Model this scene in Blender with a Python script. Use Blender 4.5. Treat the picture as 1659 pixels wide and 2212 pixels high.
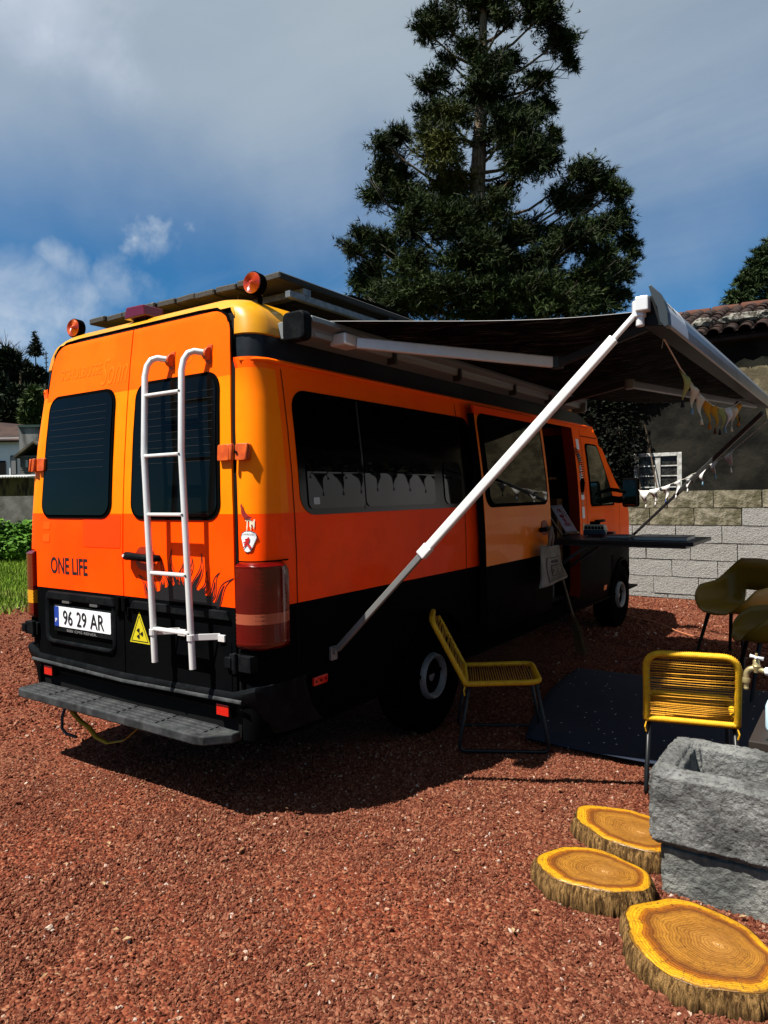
import bpy, bmesh, math, random
import numpy as np
from mathutils import Vector, Matrix, noise, Euler
random.seed(7); RNG = np.random.default_rng(11)
for o in list(bpy.data.objects): bpy.data.objects.remove(o)
SC = bpy.context.scene; COL = SC.collection
# ------------------------------------------------------------------ camera
CAM = Vector((3.18243, -2.26464, 1.49019)); RX = Vector((0.82515366, 0.56467964, -0.01607316))
UY = Vector((-0.00112073, 0.03008899, 0.9995466)); FZ = Vector((-0.56490723, 0.82476152, -0.0254609))
FPX = 1529.82
cd = bpy.data.cameras.new('camera'); cam = bpy.data.objects.new('camera', cd); COL.objects.link(cam)
cd.sensor_fit = 'HORIZONTAL'; cd.sensor_width = 36; cd.lens = FPX/1659*36; cd.clip_end = 3000; cd.clip_start = 0.05
m = Matrix((( RX.x, UY.x, -FZ.x, CAM.x), (RX.y, UY.y, -FZ.y, CAM.y), (RX.z, UY.z, -FZ.z, CAM.z), (0,0,0,1)))
cam.matrix_world = m; SC.camera = cam
SC.render.resolution_x = 768; SC.render.resolution_y = 1024
# ------------------------------------------------------------------ light
SUN = Vector((-.28, -.49, 1)).normalized()
sd = bpy.data.lights.new('sun', 'SUN'); sd.energy = 5; sd.angle = math.radians(.5); sd.color = (1, .95, .87)
so = bpy.data.objects.new('sun', sd); COL.objects.link(so)
so.rotation_euler = SUN.to_track_quat('Z', 'Y').to_euler()
SC.view_settings.view_transform = 'Standard'; SC.view_settings.look = 'None'
SC.view_settings.gamma = 1; SC.view_settings.use_curve_mapping = False
SC.view_settings.exposure = 1.35
W = bpy.data.worlds.new('World'); SC.world = W; W.use_nodes = True
NT = W.node_tree; NT.nodes.clear()
class N:
    "tiny node-graph helper"
    def __init__(s, t): s.t = t
    def n(s, typ, props=None, **ins):
        x = s.t.nodes.new(typ)
        for k, v in (props or {}).items(): setattr(x, k, v)
        for k, v in ins.items():
            k2 = int(k[1:]) if k[0] == '_' and k[1:].isdigit() else k.replace('__', ' ')
            i = x.inputs[k2]
            if isinstance(v, bpy.types.NodeSocket): s.t.links.new(v, i)
            else: i.default_value = v
        return x
    def math(s, op, a, b=0.0, c=0.0, clamp=False):
        x = s.n('ShaderNodeMath', {'operation': op, 'use_clamp': clamp}, _0=a, _1=b, _2=c); return x.outputs[0]
    def mix(s, f, a, b, typ='MIX'):
        x = s.n('ShaderNodeMix', {'data_type': 'RGBA', 'blend_type': typ}); 
        for i, v in ((0, f), (6, a), (7, b)):
            if isinstance(v, bpy.types.NodeSocket): s.t.links.new(v, x.inputs[i])
            else: x.inputs[i].default_value = v if i == 0 else (*v[:3], 1)
        return x.outputs[2]
    def ramp(s, f, stops, interp='LINEAR'):
        x = s.n('ShaderNodeValToRGB'); s.t.links.new(f, x.inputs[0]); r = x.color_ramp; r.interpolation = interp
        while len(r.elements) < len(stops): r.elements.new(.5)
        for e, (p, c) in zip(r.elements, stops): e.position = p; e.color = (*c, 1) if len(c) == 3 else c
        return x.outputs[0]
    def sstep(s, v, a, b): 
        x = s.n('ShaderNodeMapRange', {'interpolation_type': 'SMOOTHSTEP'}, Value=v, _1=a, _2=b); return x.outputs[0]
w = N(NT)
tc = w.n('ShaderNodeTexCoord').outputs['Generated']
sky = w.n('ShaderNodeTexSky'); sky.sky_type = 'NISHITA'; sky.sun_disc = False
sky.sun_elevation = math.asin(SUN.z); sky.sun_rotation = math.atan2(SUN.x, SUN.y); sky.air_density = 1.0; sky.ozone_density = 3; sky.dust_density = .3
sep = w.n('ShaderNodeSeparateXYZ', _0=tc); zz = sep.outputs[2]
zp = w.math('ADD', w.math('MAXIMUM', zz, 0.0), .18)
cx = w.math('DIVIDE', sep.outputs[0], zp); cy = w.math('DIVIDE', sep.outputs[1], zp)
cv = w.n('ShaderNodeCombineXYZ', _0=cx, _1=cy).outputs[0]
n1 = w.n('ShaderNodeTexNoise', None, Vector=w.n('ShaderNodeMapping', None, Vector=cv, Rotation=(0,0,.75), Scale=(.55,2.0,1)).outputs[0], Scale=.8, Detail=8, Roughness=.55, Distortion=.5).outputs[0]
n2 = w.n('ShaderNodeTexNoise', None, Vector=tc, Scale=7.0, Detail=9, Roughness=.6, Distortion=.4).outputs[0]
n3 = w.n('ShaderNodeTexNoise', None, Vector=tc, Scale=2.6, Detail=6, Roughness=.5, Distortion=.2).outputs[0]
veil = w.math('MULTIPLY', w.sstep(w.math('ADD', zz, w.math('MULTIPLY', w.math('SUBTRACT', n3, .5), .40)), .20, .50), w.math('ADD', .48, w.math('MULTIPLY', w.sstep(n1, .28, .72), .46)))
def skydir(px, py): return (RX*((px-829.5)/FPX) + UY*((1106-py)/FPX) + FZ).normalized()
wrp = w.n('ShaderNodeTexNoise', None, Vector=tc, Scale=9.0, Detail=5, Roughness=.6).outputs['Color']
wrp = w.n('ShaderNodeVectorMath', {'operation': 'SUBTRACT'}, _0=wrp, _1=(.5,.5,.5)).outputs[0]
wrp = w.n('ShaderNodeVectorMath', {'operation': 'MULTIPLY'}, _0=wrp, _1=(.16,.16,.07)).outputs[0]
wtc = w.n('ShaderNodeVectorMath', {'operation': 'ADD'}, _0=tc, _1=wrp).outputs[0]
puffs = None
for px, py, rad, amt in ((345,498,.034,.95), (300,508,.028,.9), (385,492,.024,.75), (250,597,.035,.55), (320,606,.025,.4), (130,572,.030,.65), (30,715,.10,.85), (120,665,.055,.75), (200,640,.03,.4), (150,50,.075,.85), (225,150,.05,.7), (700,500,.07,.25), (620,480,.04,.2), (1560,420,.10,.2), (1500,600,.05,.2)):
    d = skydir(px, py)
    dist = w.n('ShaderNodeVectorMath', {'operation': 'DISTANCE'}, _0=wtc, _1=tuple(d)).outputs['Value']
    f = w.math('SUBTRACT', 1.0, w.math('DIVIDE', dist, rad*1.5))
    f = w.math('ADD', f, w.math('MULTIPLY', w.math('SUBTRACT', n2, .5), 1.9))
    f = w.math('MULTIPLY', w.sstep(f, 0.0, 1.25), amt)
    puffs = f if puffs is None else w.math('MAXIMUM', puffs, f)
low = w.math('MULTIPLY', w.sstep(w.math('ADD', n1, w.math('MULTIPLY', w.math('SUBTRACT', n3, .5), .6)), .46, .78), .42)
cl = w.math('MAXIMUM', w.math('MAXIMUM', veil, low), puffs, clamp=True)
skyc = w.mix(1.0, sky.outputs[0], (.185, .52, .72), 'MULTIPLY')
ccol = w.mix(w.sstep(zz, .08, .60), (3.0, 3.95, 5.1), (3.3, 3.85, 4.25))
ccol = w.mix(puffs, ccol, (5.0, 5.5, 6.2))
mixc = w.mix(cl, skyc, ccol)
bg = w.n('ShaderNodeBackground', None, Color=mixc, Strength=.052)
w.n('ShaderNodeOutputWorld', None, Surface=bg.outputs[0])
# ------------------------------------------------------------------ helpers
def at(px, py, ax, v):
    "the point where the line of sight of display pixel (1659 px wide) meets a plane"
    d = RX*((px-829.5)/FPX) + UY*((1106-py)/FPX) + FZ
    i = 'xyz'.index(ax); return CAM + d*((v-CAM[i])/d[i])
def dp(px, py, D): return CAM + (RX*((px-829.5)/FPX) + UY*((1106-py)/FPX) + FZ)*D
def tag(o, label=None, cat=None, group=None, kind=None):
    for k, v in (('label', label), ('category', cat), ('group', group), ('kind', kind)):
        if v: o[k] = v
    return o
def thing(name, loc, label, cat, group=None, rz=0):
    o = bpy.data.objects.new(name, None); COL.objects.link(o); o.location = loc; o.rotation_euler = (0, 0, rz)
    o.empty_display_size = .1; return tag(o, label, cat, group)
def wm(o):
    m = Matrix.Translation(o.location) @ o.rotation_euler.to_matrix().to_4x4()
    if o.parent: m = wm(o.parent) @ o.matrix_parent_inverse @ m
    return m
def parent(o, p, local=False):
    if p is not None:
        o.parent = p
        if not local: o.matrix_parent_inverse = wm(p).inverted()
    return o
class MB:
    def __init__(s): s.v = []; s.f = []; s.m = []
    def add(s, vs, fs, mi=0):
        b = len(s.v); s.v += [tuple(q) for q in vs]; s.f += [tuple(i+b for i in f) for f in fs]
        s.m += [mi]*len(fs) if isinstance(mi, int) else list(mi); return s
    def box(s, x0, x1, y0, y1, z0, z1, mi=0, M=None):
        vs = [(x, y, z) for z in (z0, z1) for y in (y0, y1) for x in (x0, x1)]
        if M is not None: vs = [M @ Vector(q) for q in vs]
        return s.add(vs, [(0,2,3,1), (4,5,7,6), (0,1,5,4), (2,6,7,3), (0,4,6,2), (1,3,7,5)], mi)
    def beam(s, a, b, wd, ht, up=(0,0,1), mi=0):
        a = Vector(a); b = Vector(b); d = b-a; L = d.length; d.normalize(); u = Vector(up); r = d.cross(u).normalized(); u = r.cross(d)
        M = Matrix(((r.x,d.x,u.x,a.x),(r.y,d.y,u.y,a.y),(r.z,d.z,u.z,a.z),(0,0,0,1)))
        return s.box(-wd/2, wd/2, 0, L, -ht/2, ht/2, mi, M)
    def tube(s, pts, r, n=8, closed=False, mi=0, caps=True):
        pts = [Vector(q) for q in pts]; K = len(pts); rs = r if hasattr(r, '__len__') else [r]*K
        vs = []; pr = None
        for i in range(K):
            if closed: d = pts[(i+1) % K]-pts[i-1]
            else: d = pts[min(i+1, K-1)]-pts[max(i-1, 0)]
            d.normalize()
            if pr is None: pr = d.orthogonal().normalized()
            pr = (pr - d*pr.dot(d)); 
            if pr.length < 1e-6: pr = d.orthogonal()
            pr.normalize(); q = d.cross(pr)
            vs += [pts[i]+(pr*math.cos(2*math.pi*j/n)+q*math.sin(2*math.pi*j/n))*rs[i] for j in range(n)]
        fs = []
        for i in range(K if closed else K-1):
            a = i*n; b = ((i+1) % K)*n
            fs += [(a+j, a+(j+1) % n, b+(j+1) % n, b+j) for j in range(n)]
        if caps and not closed: fs += [tuple(reversed(range(n))), tuple(range((K-1)*n, K*n))]
        return s.add(vs, fs, mi)
    def lathe(s, prof, c, axis=(0,0,1), n=20, mi=0):
        ax = Vector(axis).normalized(); u = ax.orthogonal().normalized(); q = ax.cross(u); c = Vector(c); vs = []
        for r, h in prof: vs += [c+ax*h+(u*math.cos(2*math.pi*j/n)+q*math.sin(2*math.pi*j/n))*max(r, 1e-4) for j in range(n)]
        fs = []; K = len(prof)
        for i in range(K-1): fs += [(i*n+j, i*n+(j+1) % n, (i+1)*n+(j+1) % n, (i+1)*n+j) for j in range(n)]
        fs += [tuple(reversed(range(n))), tuple(range((K-1)*n, K*n))]
        return s.add(vs, fs, mi)
    def grid(s, P, mi=0, wrap=False):
        R_, C_ = len(P), len(P[0]); vs = [q for row in P for q in row]; fs = []; ms = []
        for i in range(R_-1):
            for j in range(C_ if wrap else C_-1):
                fs.append((i*C_+j, i*C_+(j+1) % C_, (i+1)*C_+(j+1) % C_, (i+1)*C_+j)); ms.append(mi[i] if hasattr(mi, '__len__') else mi)
        return s.add(vs, fs, ms)
    def prism(s, poly, fmap, w0, w1, mi=0):
        n = len(poly); vs = [fmap(u, v, w0) for u, v in poly]+[fmap(u, v, w1) for u, v in poly]
        return s.add(vs, [tuple(range(n, 2*n)), tuple(reversed(range(n)))]+[(i, (i+1) % n, n+(i+1) % n, n+i) for i in range(n)], mi)
    def flat(s, poly, fmap, off=0, mi=0): return s.add([fmap(u, v, off) for u, v in poly], [tuple(range(len(poly)))], mi)
    def build(s, name, mats, par=None, smooth=False, bevel=0, seg=2, kind=None, tri=False):
        me = bpy.data.meshes.new(name); me.from_pydata(s.v, [], s.f)
        for mt in (mats if isinstance(mats, (list, tuple)) else [mats]): me.materials.append(mt)
        me.polygons.foreach_set('material_index', s.m)
        if smooth: me.polygons.foreach_set('use_smooth', [True]*len(s.f))
        bm = bmesh.new(); bm.from_mesh(me)
        if smooth: bmesh.ops.remove_doubles(bm, verts=bm.verts, dist=1e-5)
        bmesh.ops.recalc_face_normals(bm, faces=bm.faces); bm.to_mesh(me); bm.free()
        if smooth and smooth != 'all':
            try: me.set_sharp_from_angle(angle=math.radians(40))
            except Exception: pass
        o = bpy.data.objects.new(name, me); COL.objects.link(o)
        if bevel:
            b = o.modifiers.new('bevel', 'BEVEL'); b.width = bevel; b.segments = seg; b.limit_method = 'ANGLE'; b.angle_limit = math.radians(35)
        parent(o, par)
        if kind: o['kind'] = kind
        return o
def inst(name, me, par, loc, rot=(0,0,0), sc=(1,1,1)):
    o = bpy.data.objects.new(name, me); COL.objects.link(o); o.location = loc; o.rotation_euler = rot; o.scale = sc
    return parent(o, par)
def np_mesh(name, V, F, mat, par=None, smooth=False, mi=None):
    V = np.asarray(V, np.float32).reshape(-1, 3); F = np.asarray(F, np.int32); k = F.shape[1]
    me = bpy.data.meshes.new(name); me.vertices.add(len(V)); me.vertices.foreach_set('co', V.ravel())
    me.loops.add(F.size); me.loops.foreach_set('vertex_index', F.ravel())
    me.polygons.add(len(F)); me.polygons.foreach_set('loop_start', np.arange(0, F.size, k, dtype=np.int32))
    me.update(calc_edges=True)
    for mt in (mat if isinstance(mat, (list, tuple)) else [mat]): me.materials.append(mt)
    if mi is not None: me.polygons.foreach_set('material_index', np.asarray(mi, np.int32))
    if smooth: me.polygons.foreach_set('use_smooth', [True]*len(F))
    o = bpy.data.objects.new(name, me); COL.objects.link(o); return parent(o, par)
def mat(name, col, rough=.5, metal=0, spec=.5, col2=None, scale=5, lo=.4, hi=.6, bump=0, bscale=60, coat=0, detail=4, stretch=None, dirt=0, dirtcol=(.1,.08,.06), dscale=3, trans=0, alpha=1, rvar=0, ior=1.5):
    if min(col) < .4: col = tuple(q*.57 for q in col); col2 = col2 and tuple(q*.57 for q in col2); dirtcol = tuple(q*.6 for q in dirtcol)
    else: col = tuple(q*.82 for q in col); col2 = col2 and tuple(q*.82 for q in col2)
    mt = bpy.data.materials.new(name); mt.use_nodes = True; t = mt.node_tree; b = t.nodes['Principled BSDF']; g = N(t)
    co = g.n('ShaderNodeTexCoord').outputs['Object']
    if stretch: co = g.n('ShaderNodeMapping', None, Vector=co, Scale=stretch).outputs[0]
    c = (*col, 1)
    if col2 is not None:
        nz = g.n('ShaderNodeTexNoise', None, Vector=co, Scale=scale, Detail=detail, Roughness=.6).outputs[0]
        c = g.mix(g.sstep(nz, lo, hi), col, col2)
    if dirt:
        nz = g.n('ShaderNodeTexNoise', None, Vector=co, Scale=dscale, Detail=8, Roughness=.7).outputs[0]
        c = g.mix(g.math('MULTIPLY', g.sstep(nz, .45, .75), dirt), c if isinstance(c, bpy.types.NodeSocket) else col, dirtcol)
    if isinstance(c, bpy.types.NodeSocket): t.links.new(c, b.inputs['Base Color'])
    else: b.inputs['Base Color'].default_value = c
    b.inputs['Roughness'].default_value = rough; b.inputs['Metallic'].default_value = metal
    if rvar:
        nz = g.n('ShaderNodeTexNoise', None, Vector=co, Scale=9.0, Detail=6, Roughness=.65).outputs[0]
        t.links.new(g.math('ADD', rough-rvar/2, g.math('MULTIPLY', nz, rvar)), b.inputs['Roughness'])
    b.inputs['Specular IOR Level'].default_value = min(spec, .1) if rough >= .8 else spec*.7; b.inputs['Coat Weight'].default_value = coat; b.inputs['Coat Roughness'].default_value = .04
    b.inputs['Transmission Weight'].default_value = trans; b.inputs['IOR'].default_value = ior; b.inputs['Alpha'].default_value = alpha
    if bump:
        nz = g.n('ShaderNodeTexNoise', None, Vector=co, Scale=bscale, Detail=5, Roughness=.65).outputs[0]
        bp = g.n('ShaderNodeBump', None, Strength=min(1, bump*2), Distance=bump*.02, Height=nz); t.links.new(bp.outputs[0], b.inputs['Normal'])
    return mt
def text2d(s, size=1.0, cond=1.0, shear=0.0, bold=0.0):
    cu = bpy.data.curves.new('txt', 'FONT'); cu.body = s; cu.size = size; cu.align_x = 'LEFT'; cu.shear = shear; cu.offset = bold; cu.resolution_u = 4
    ob = bpy.data.objects.new('txt', cu); me = ob.to_mesh()
    vs = [(q.co.x*cond, q.co.y) for q in me.vertices]; fs = [tuple(p.vertices) for p in me.polygons]
    ob.to_mesh_clear(); bpy.data.objects.remove(ob); bpy.data.curves.remove(cu)
    if vs:
        x0 = min(q[0] for q in vs); x1 = max(q[0] for q in vs); y0 = min(q[1] for q in vs); y1 = max(q[1] for q in vs)
    return vs, fs, (x0, x1, y0, y1)
def put_text(s, fmap, u0, v0, width, height, name, mt, par, shear=0, bold=0, off=0):
    "lettering scaled to a width and cap height and laid on a surface"
    vs, fs, (x0, x1, y0, y1) = text2d(s, 1, 1, shear, bold)
    b = MB(); b.add([fmap(u0+(x-x0)/(x1-x0)*width, v0+(y-y0)/(y1-y0)*height, off) for x, y in vs], fs); return b.build(name, mt, par)
def interp(tab, x):
    if x <= tab[0][0]: return tab[0][1]
    for (a, b), (c, d) in zip(tab, tab[1:]):
        if x <= c: return b+(d-b)*(x-a)/(c-a)
    return tab[-1][1]
def rrect(cx, cy, w_, h_, r, n=5):
    o = []
    for sx, sy, a0 in ((1,1,0), (-1,1,90), (-1,-1,180), (1,-1,270)):
        for k in range(n+1):
            a = math.radians(a0+90*k/n); o.append((cx+sx*(w_/2-r)+r*math.cos(a), cy+sy*(h_/2-r)+r*math.sin(a)))
    return o
# ------------------------------------------------------------------ materials
PL = mat('orange_red_paint', (1.62,.082,.0005), .45, spec=.13, coat=.04, col2=(1.65,.105,.0005), scale=2.2, lo=.35, hi=.65, rvar=.15, dirt=.30, dirtcol=(.7,.05,.003), dscale=3.5, ior=1.3)
PM = mat('amber_orange_paint', (1.45,.32,.001), .45, spec=.14, coat=.05, col2=(1.45,.285,.001), scale=2.5, rvar=.15, dirt=.25, dirtcol=(.8,.20,.003), dscale=3.5, ior=1.3)
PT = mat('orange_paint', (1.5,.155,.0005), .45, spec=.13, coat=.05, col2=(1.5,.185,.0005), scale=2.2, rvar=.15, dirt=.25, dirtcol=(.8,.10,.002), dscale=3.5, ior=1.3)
PR = mat('yellow_roof_fibreglass', (.85,.38,.004), .40, spec=.3, coat=.15, col2=(.78,.31,.004), scale=3, rvar=.2, dirt=.2, dirtcol=(.35,.13,.01), dscale=7, bump=.02, bscale=30)
PB = mat('black_paint', (.003,.0035,.004), .42, spec=.07, col2=(.004,.0045,.005), scale=4, rvar=.2, dirt=.2, dirtcol=(.008,.008,.009), dscale=12, ior=1.12)
PK = mat('dusty_black_plastic', (.005,.006,.007), .5, spec=.14, col2=(.009,.0105,.012), scale=6, dirt=.4, dirtcol=(.03,.031,.03), dscale=14, bump=.08, bscale=120, ior=1.25)
STEP = mat('worn_grey_plastic', (.016,.019,.02), .6, spec=.3, col2=(.05,.056,.058), scale=9, lo=.35, hi=.7, dirt=.5, dirtcol=(.13,.13,.125), dscale=20, bump=.2, bscale=90)
BAND = mat('blue_black_band', (.005,.008,.012), .36, spec=.25, col2=(.013,.019,.026), scale=3, rvar=.2, dirt=.25, dirtcol=(.035,.04,.045), dscale=8)
DARK = mat('dark_void', (.004,.004,.004), .8, spec=.1)
RUB = mat('rubber', (.004,.004,.004), .75, spec=.05, ior=1.1, bump=.1, bscale=50)
def glassmat():
    mt = bpy.data.materials.new('tinted_glass'); mt.use_nodes = True; b = mt.node_tree.nodes['Principled BSDF']
    b.inputs['Base Color'].default_value = (.0015,.002,.002,1); b.inputs['Roughness'].default_value = .02; b.inputs['IOR'].default_value = 1.5
    b.inputs['Specular IOR Level'].default_value = .24; return mt
GL = glassmat()
GLR = GL.copy(); GLR.name = 'rear_glass'; GLR.node_tree.nodes['Principled BSDF'].inputs['Specular IOR Level'].default_value = .11
GLC = mat('greenish_cab_glass', (.004,.010,.008), .03, spec=.5)
ALU = mat('white_aluminium', (.72,.72,.71), .32, metal=.25, dirt=.3, dirtcol=(.35,.33,.3), dscale=6, rvar=.2)
ALD = mat('dull_aluminium', (.30,.30,.29), .42, metal=.5, dirt=.4, dirtcol=(.15,.15,.14), dscale=9)
GREYP = mat('grey_housing', (.22,.25,.26), .5, dirt=.35, dirtcol=(.2,.2,.19), dscale=5)
DGREY = mat('dark_grey_metal', (.05,.055,.06), .45, metal=.3, dirt=.3, dirtcol=(.12,.12,.12), dscale=9)
GALV = mat('galvanised_steel', (.34,.37,.39), .45, metal=.6, col2=(.22,.25,.27), scale=25, dirt=.3, dirtcol=(.12,.12,.12))
WHITE = mat('white_print', (.78,.80,.82), .4)
BLACKI = mat('black_print', (.008,.008,.009), .5)
GHOST = mat('faded_lettering', (1.5,.215,.002), .45, spec=.13)
BLUE = mat('plate_blue', (.01,.06,.42), .4)
YEL = mat('warning_yellow', (.80,.68,.02), .4)
REDR = mat('red_reflector', (.75,.015,.008), .22, coat=.6)
REDL = mat('red_lamp_lens', (.17,.003,.002), .15, coat=.4, col2=(.12,.002,.002), scale=6)
DRED = mat('dark_red_lens', (.16,.003,.012), .2, coat=.6)
CLRL = mat('pale_lamp_lens', (.45,.10,.05), .2, coat=.7)
AMBL = mat('amber_lens', (.80,.13,.008), .18, coat=.8, col2=(.62,.05,.004), scale=18)
YLEN = mat('yellow_lens', (.85,.36,.01), .2, coat=.6)
ORH = mat('orange_painted_hinge', (.80,.12,.004), .42, col2=(.62,.08,.004), scale=20)
RED = mat('red_print', (.62,.01,.01), .45)
# ------------------------------------------------------------------ setting: ground
def gravel_mat():
    mt = bpy.data.materials.new('red_gravel_ground'); mt.use_nodes = True; t = mt.node_tree; b = t.nodes['Principled BSDF']; g = N(t)
    co = g.n('ShaderNodeTexCoord').outputs['Object']
    v1 = g.n('ShaderNodeTexVoronoi', {'feature': 'F1'}, Vector=co, Scale=85.0, Randomness=1.0)
    v2 = g.n('ShaderNodeTexVoronoi', {'feature': 'F1'}, Vector=co, Scale=38.0, Randomness=1.0)
    big = g.n('ShaderNodeTexNoise', None, Vector=co, Scale=.9, Detail=6, Roughness=.6).outputs[0]
    base = g.ramp(g.n('ShaderNodeSeparateXYZ', None, _0=v1.outputs['Color']).outputs[0], [(0, (0.0473,0.0137,0.0079)), (0.45, (0.0947,0.0295,0.0164)), (0.8, (0.1323,0.0492,0.0274)), (1, (0.1893,0.0984,0.0577))])
    base = g.mix(g.sstep(big, .3, .7), base, g.mix(1.0, base, (1.25, .95, .85), 'MULTIPLY'))
    h = g.math('ADD', g.math('MULTIPLY', v1.outputs['Distance'], -.6), g.math('MULTIPLY', v2.outputs['Distance'], -.9))
    t.links.new(base, b.inputs['Base Color']); b.inputs['Roughness'].default_value = .95; b.inputs['Specular IOR Level'].default_value = .05
    t.links.new(g.n('ShaderNodeBump', None, Strength=1.0, Distance=.018, Height=h).outputs[0], b.inputs['Normal']); return mt
def stone_mat():
    mt = bpy.data.materials.new('red_lava_stone'); mt.use_nodes = True; t = mt.node_tree; b = t.nodes['Principled BSDF']; g = N(t)
    r = g.n('ShaderNodeObjectInfo').outputs['Random']
    c = g.ramp(r, [(0, (0.0571,0.0158,0.0097)), (0.25, (0.1075,0.0314,0.0175)), (0.6, (0.1481,0.0512,0.0280)), (0.88, (0.1954,0.0787,0.0456)), (0.98, (0.2269,0.1116,0.0669)), (0.988, (0.3757,0.2638,0.1918)), (1, (0.3457,0.2784,0.2396))])
    nz = g.n('ShaderNodeTexNoise', None, Vector=g.n('ShaderNodeTexCoord').outputs['Object'], Scale=2.5, Detail=4).outputs[0]
    c = g.mix(g.sstep(nz, .35, .7), c, g.mix(1.0, c, (.7,.62,.6), 'MULTIPLY'))
    t.links.new(c, b.inputs['Base Color']); b.inputs['Roughness'].default_value = .9; b.inputs['Specular IOR Level'].default_value = .08; return mt
EARTH = mat('dry_earth', (.09,.075,.04), .95, col2=(.05,.075,.02), scale=.6, bump=.3, bscale=8)
b = MB(); b.box(-900, 900, -900, 900, -.5, -.08); b.build('terrain', EARTH, kind='structure')
GRAV = gravel_mat()
b = MB(); gx = np.linspace(-7.2, 9.5, 170); gy = np.linspace(-4.5, 8.6, 135)
def gh(x, y): return .020*noise.noise(Vector((x*1.1, y*1.1, 0)))+.009*noise.noise(Vector((x*3.6, y*3.6, 3)))
def gedge(x, y): return x + (.25*noise.noise(Vector((0, y*1.3, 7))) if x < -7.0 else 0)
b.grid([[(gedge(x, y), y, gh(x, y)) for x in gx] for y in gy]); b.build('gravel_ground', GRAV, smooth='all', kind='structure')
# loose stones scattered over the gravel (instanced by geometry nodes on a cloud of points)
def scatter(name, pts, sizes, material, label, cat):
    me = bpy.data.meshes.new(name); me.vertices.add(len(pts)); me.vertices.foreach_set('co', np.asarray(pts, np.float32).ravel())
    a = me.attributes.new('size', 'FLOAT', 'POINT'); a.data.foreach_set('value', np.asarray(sizes, np.float32)); me.update()
    o = bpy.data.objects.new(name, me); COL.objects.link(o); me.materials.append(material)
    ng = bpy.data.node_groups.new(name, 'GeometryNodeTree'); ng.interface.new_socket('Geometry', in_out='INPUT', socket_type='NodeSocketGeometry')
    ng.interface.new_socket('Geometry', in_out='OUTPUT', socket_type='NodeSocketGeometry'); g = N(ng)
    gi = g.n('NodeGroupInput'); go = g.n('NodeGroupOutput')
    join = g.n('GeometryNodeGeometryToInstance')
    for k in range(5):
        ico = g.n('GeometryNodeMeshIcoSphere', None, Radius=.5, Subdivisions=2)
        nz = g.n('ShaderNodeTexNoise', {'noise_dimensions': '4D'}, Scale=1.7, Detail=2.0, W=float(k*7.3))
        ng.links.new(g.n('GeometryNodeInputPosition').outputs[0], nz.inputs['Vector'])
        off = g.n('ShaderNodeVectorMath', {'operation': 'SUBTRACT'}, _0=nz.outputs['Color'], _1=(.5,.5,.5)).outputs[0]
        off = g.n('ShaderNodeVectorMath', {'operation': 'MULTIPLY'}, _0=off, _1=(1.5,1.5,1.2)).outputs[0]
        sp = g.n('GeometryNodeSetPosition', None, Geometry=ico.outputs[0], Offset=off)
        tr = g.n('GeometryNodeTransform', None, Geometry=sp.outputs[0], Scale=(1.15-.05*k, .75+.07*k, .6))
        sm = g.n('GeometryNodeSetMaterial', None, Geometry=tr.outputs[0], Material=material)
        ng.links.new(sm.outputs[0], join.inputs[0])
    rr = g.n('FunctionNodeRandomValue', {'data_type': 'FLOAT_VECTOR'}); rr.inputs[0].default_value = (0,0,0); rr.inputs[1].default_value = (6.28,6.28,6.28)
    at_ = g.n('GeometryNodeInputNamedAttribute', {'data_type': 'FLOAT'}, Name='size')
    m2p = g.n('GeometryNodeMeshToPoints', None, Mesh=gi.outputs[0])
    ip = g.n('GeometryNodeInstanceOnPoints'); ip.inputs['Pick Instance'].default_value = True
    ng.links.new(m2p.outputs[0], ip.inputs['Points']); ng.links.new(join.outputs[0], ip.inputs['Instance'])
    ng.links.new(rr.outputs[0], ip.inputs['Rotation']); ng.links.new(at_.outputs[0], ip.inputs['Scale'])
    ng.links.new(ip.outputs[0], go.inputs[0])
    md = o.modifiers.new('scatter', 'NODES'); md.node_group = ng
    return tag(o, label, cat, kind='stuff')
STONE = stone_mat()
pts = []; szs = []
def rain(n, x0, x1, y0, y1, s0, s1, cond=None):
    X = RNG.uniform(x0, x1, n); Y = RNG.uniform(y0, y1, n); S = s0+(s1-s0)*RNG.random(n)**2.2
    for x, y, s in zip(X, Y, S):
        if cond and not cond(x, y): continue
        if x > 1.5 and 1.75 < y < 3.2 and x < 3.2: continue
        nn = noise.noise(Vector((x*1.7, y*1.7, 4)))+.6*noise.noise(Vector((x*5, y*5, 9)))
        if nn < -.12 and (x*7919+y*104729) % 1 < .62: continue
        if nn > .2: s *= 1.25
        pts.append((x, y, gh(x, y)+s*.12)); szs.append(s)
def infr(x, y, m=.25):
    d = Vector((x, y, 0))-CAM; D = d.dot(FZ)
    return D > .5 and abs(d.dot(RX))/D < .545+m and -.74-m < d.dot(UY)/D
near = lambda x, y: infr(x, y) and (Vector((x, y))-CAM.xy).length < 4.2
rain(230000, -.8, 3.5, -1.9, 1.9, .005, .0165, near)
rain(80000, -4.5, 3.5, -1.9, 5, .009, .023, lambda x, y: infr(x, y, .1) and not near(x, y) and not (-.7 < x < .8 and y > .9))
rain(16000, -7.1, -1, 0, 7, .016, .032, lambda x, y: infr(x, y, .1))
rain(16000, .2, 4, 4.6, 7.9, .014, .028, lambda x, y: infr(x, y, .1))
rain(520, -1, 3.3, -1.8, 1.5, .018, .032, near)
print('stones', len(pts))
scatter('gravel', pts, szs, STONE, 'loose red lava gravel covering the yard around the van', 'gravel')
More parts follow.
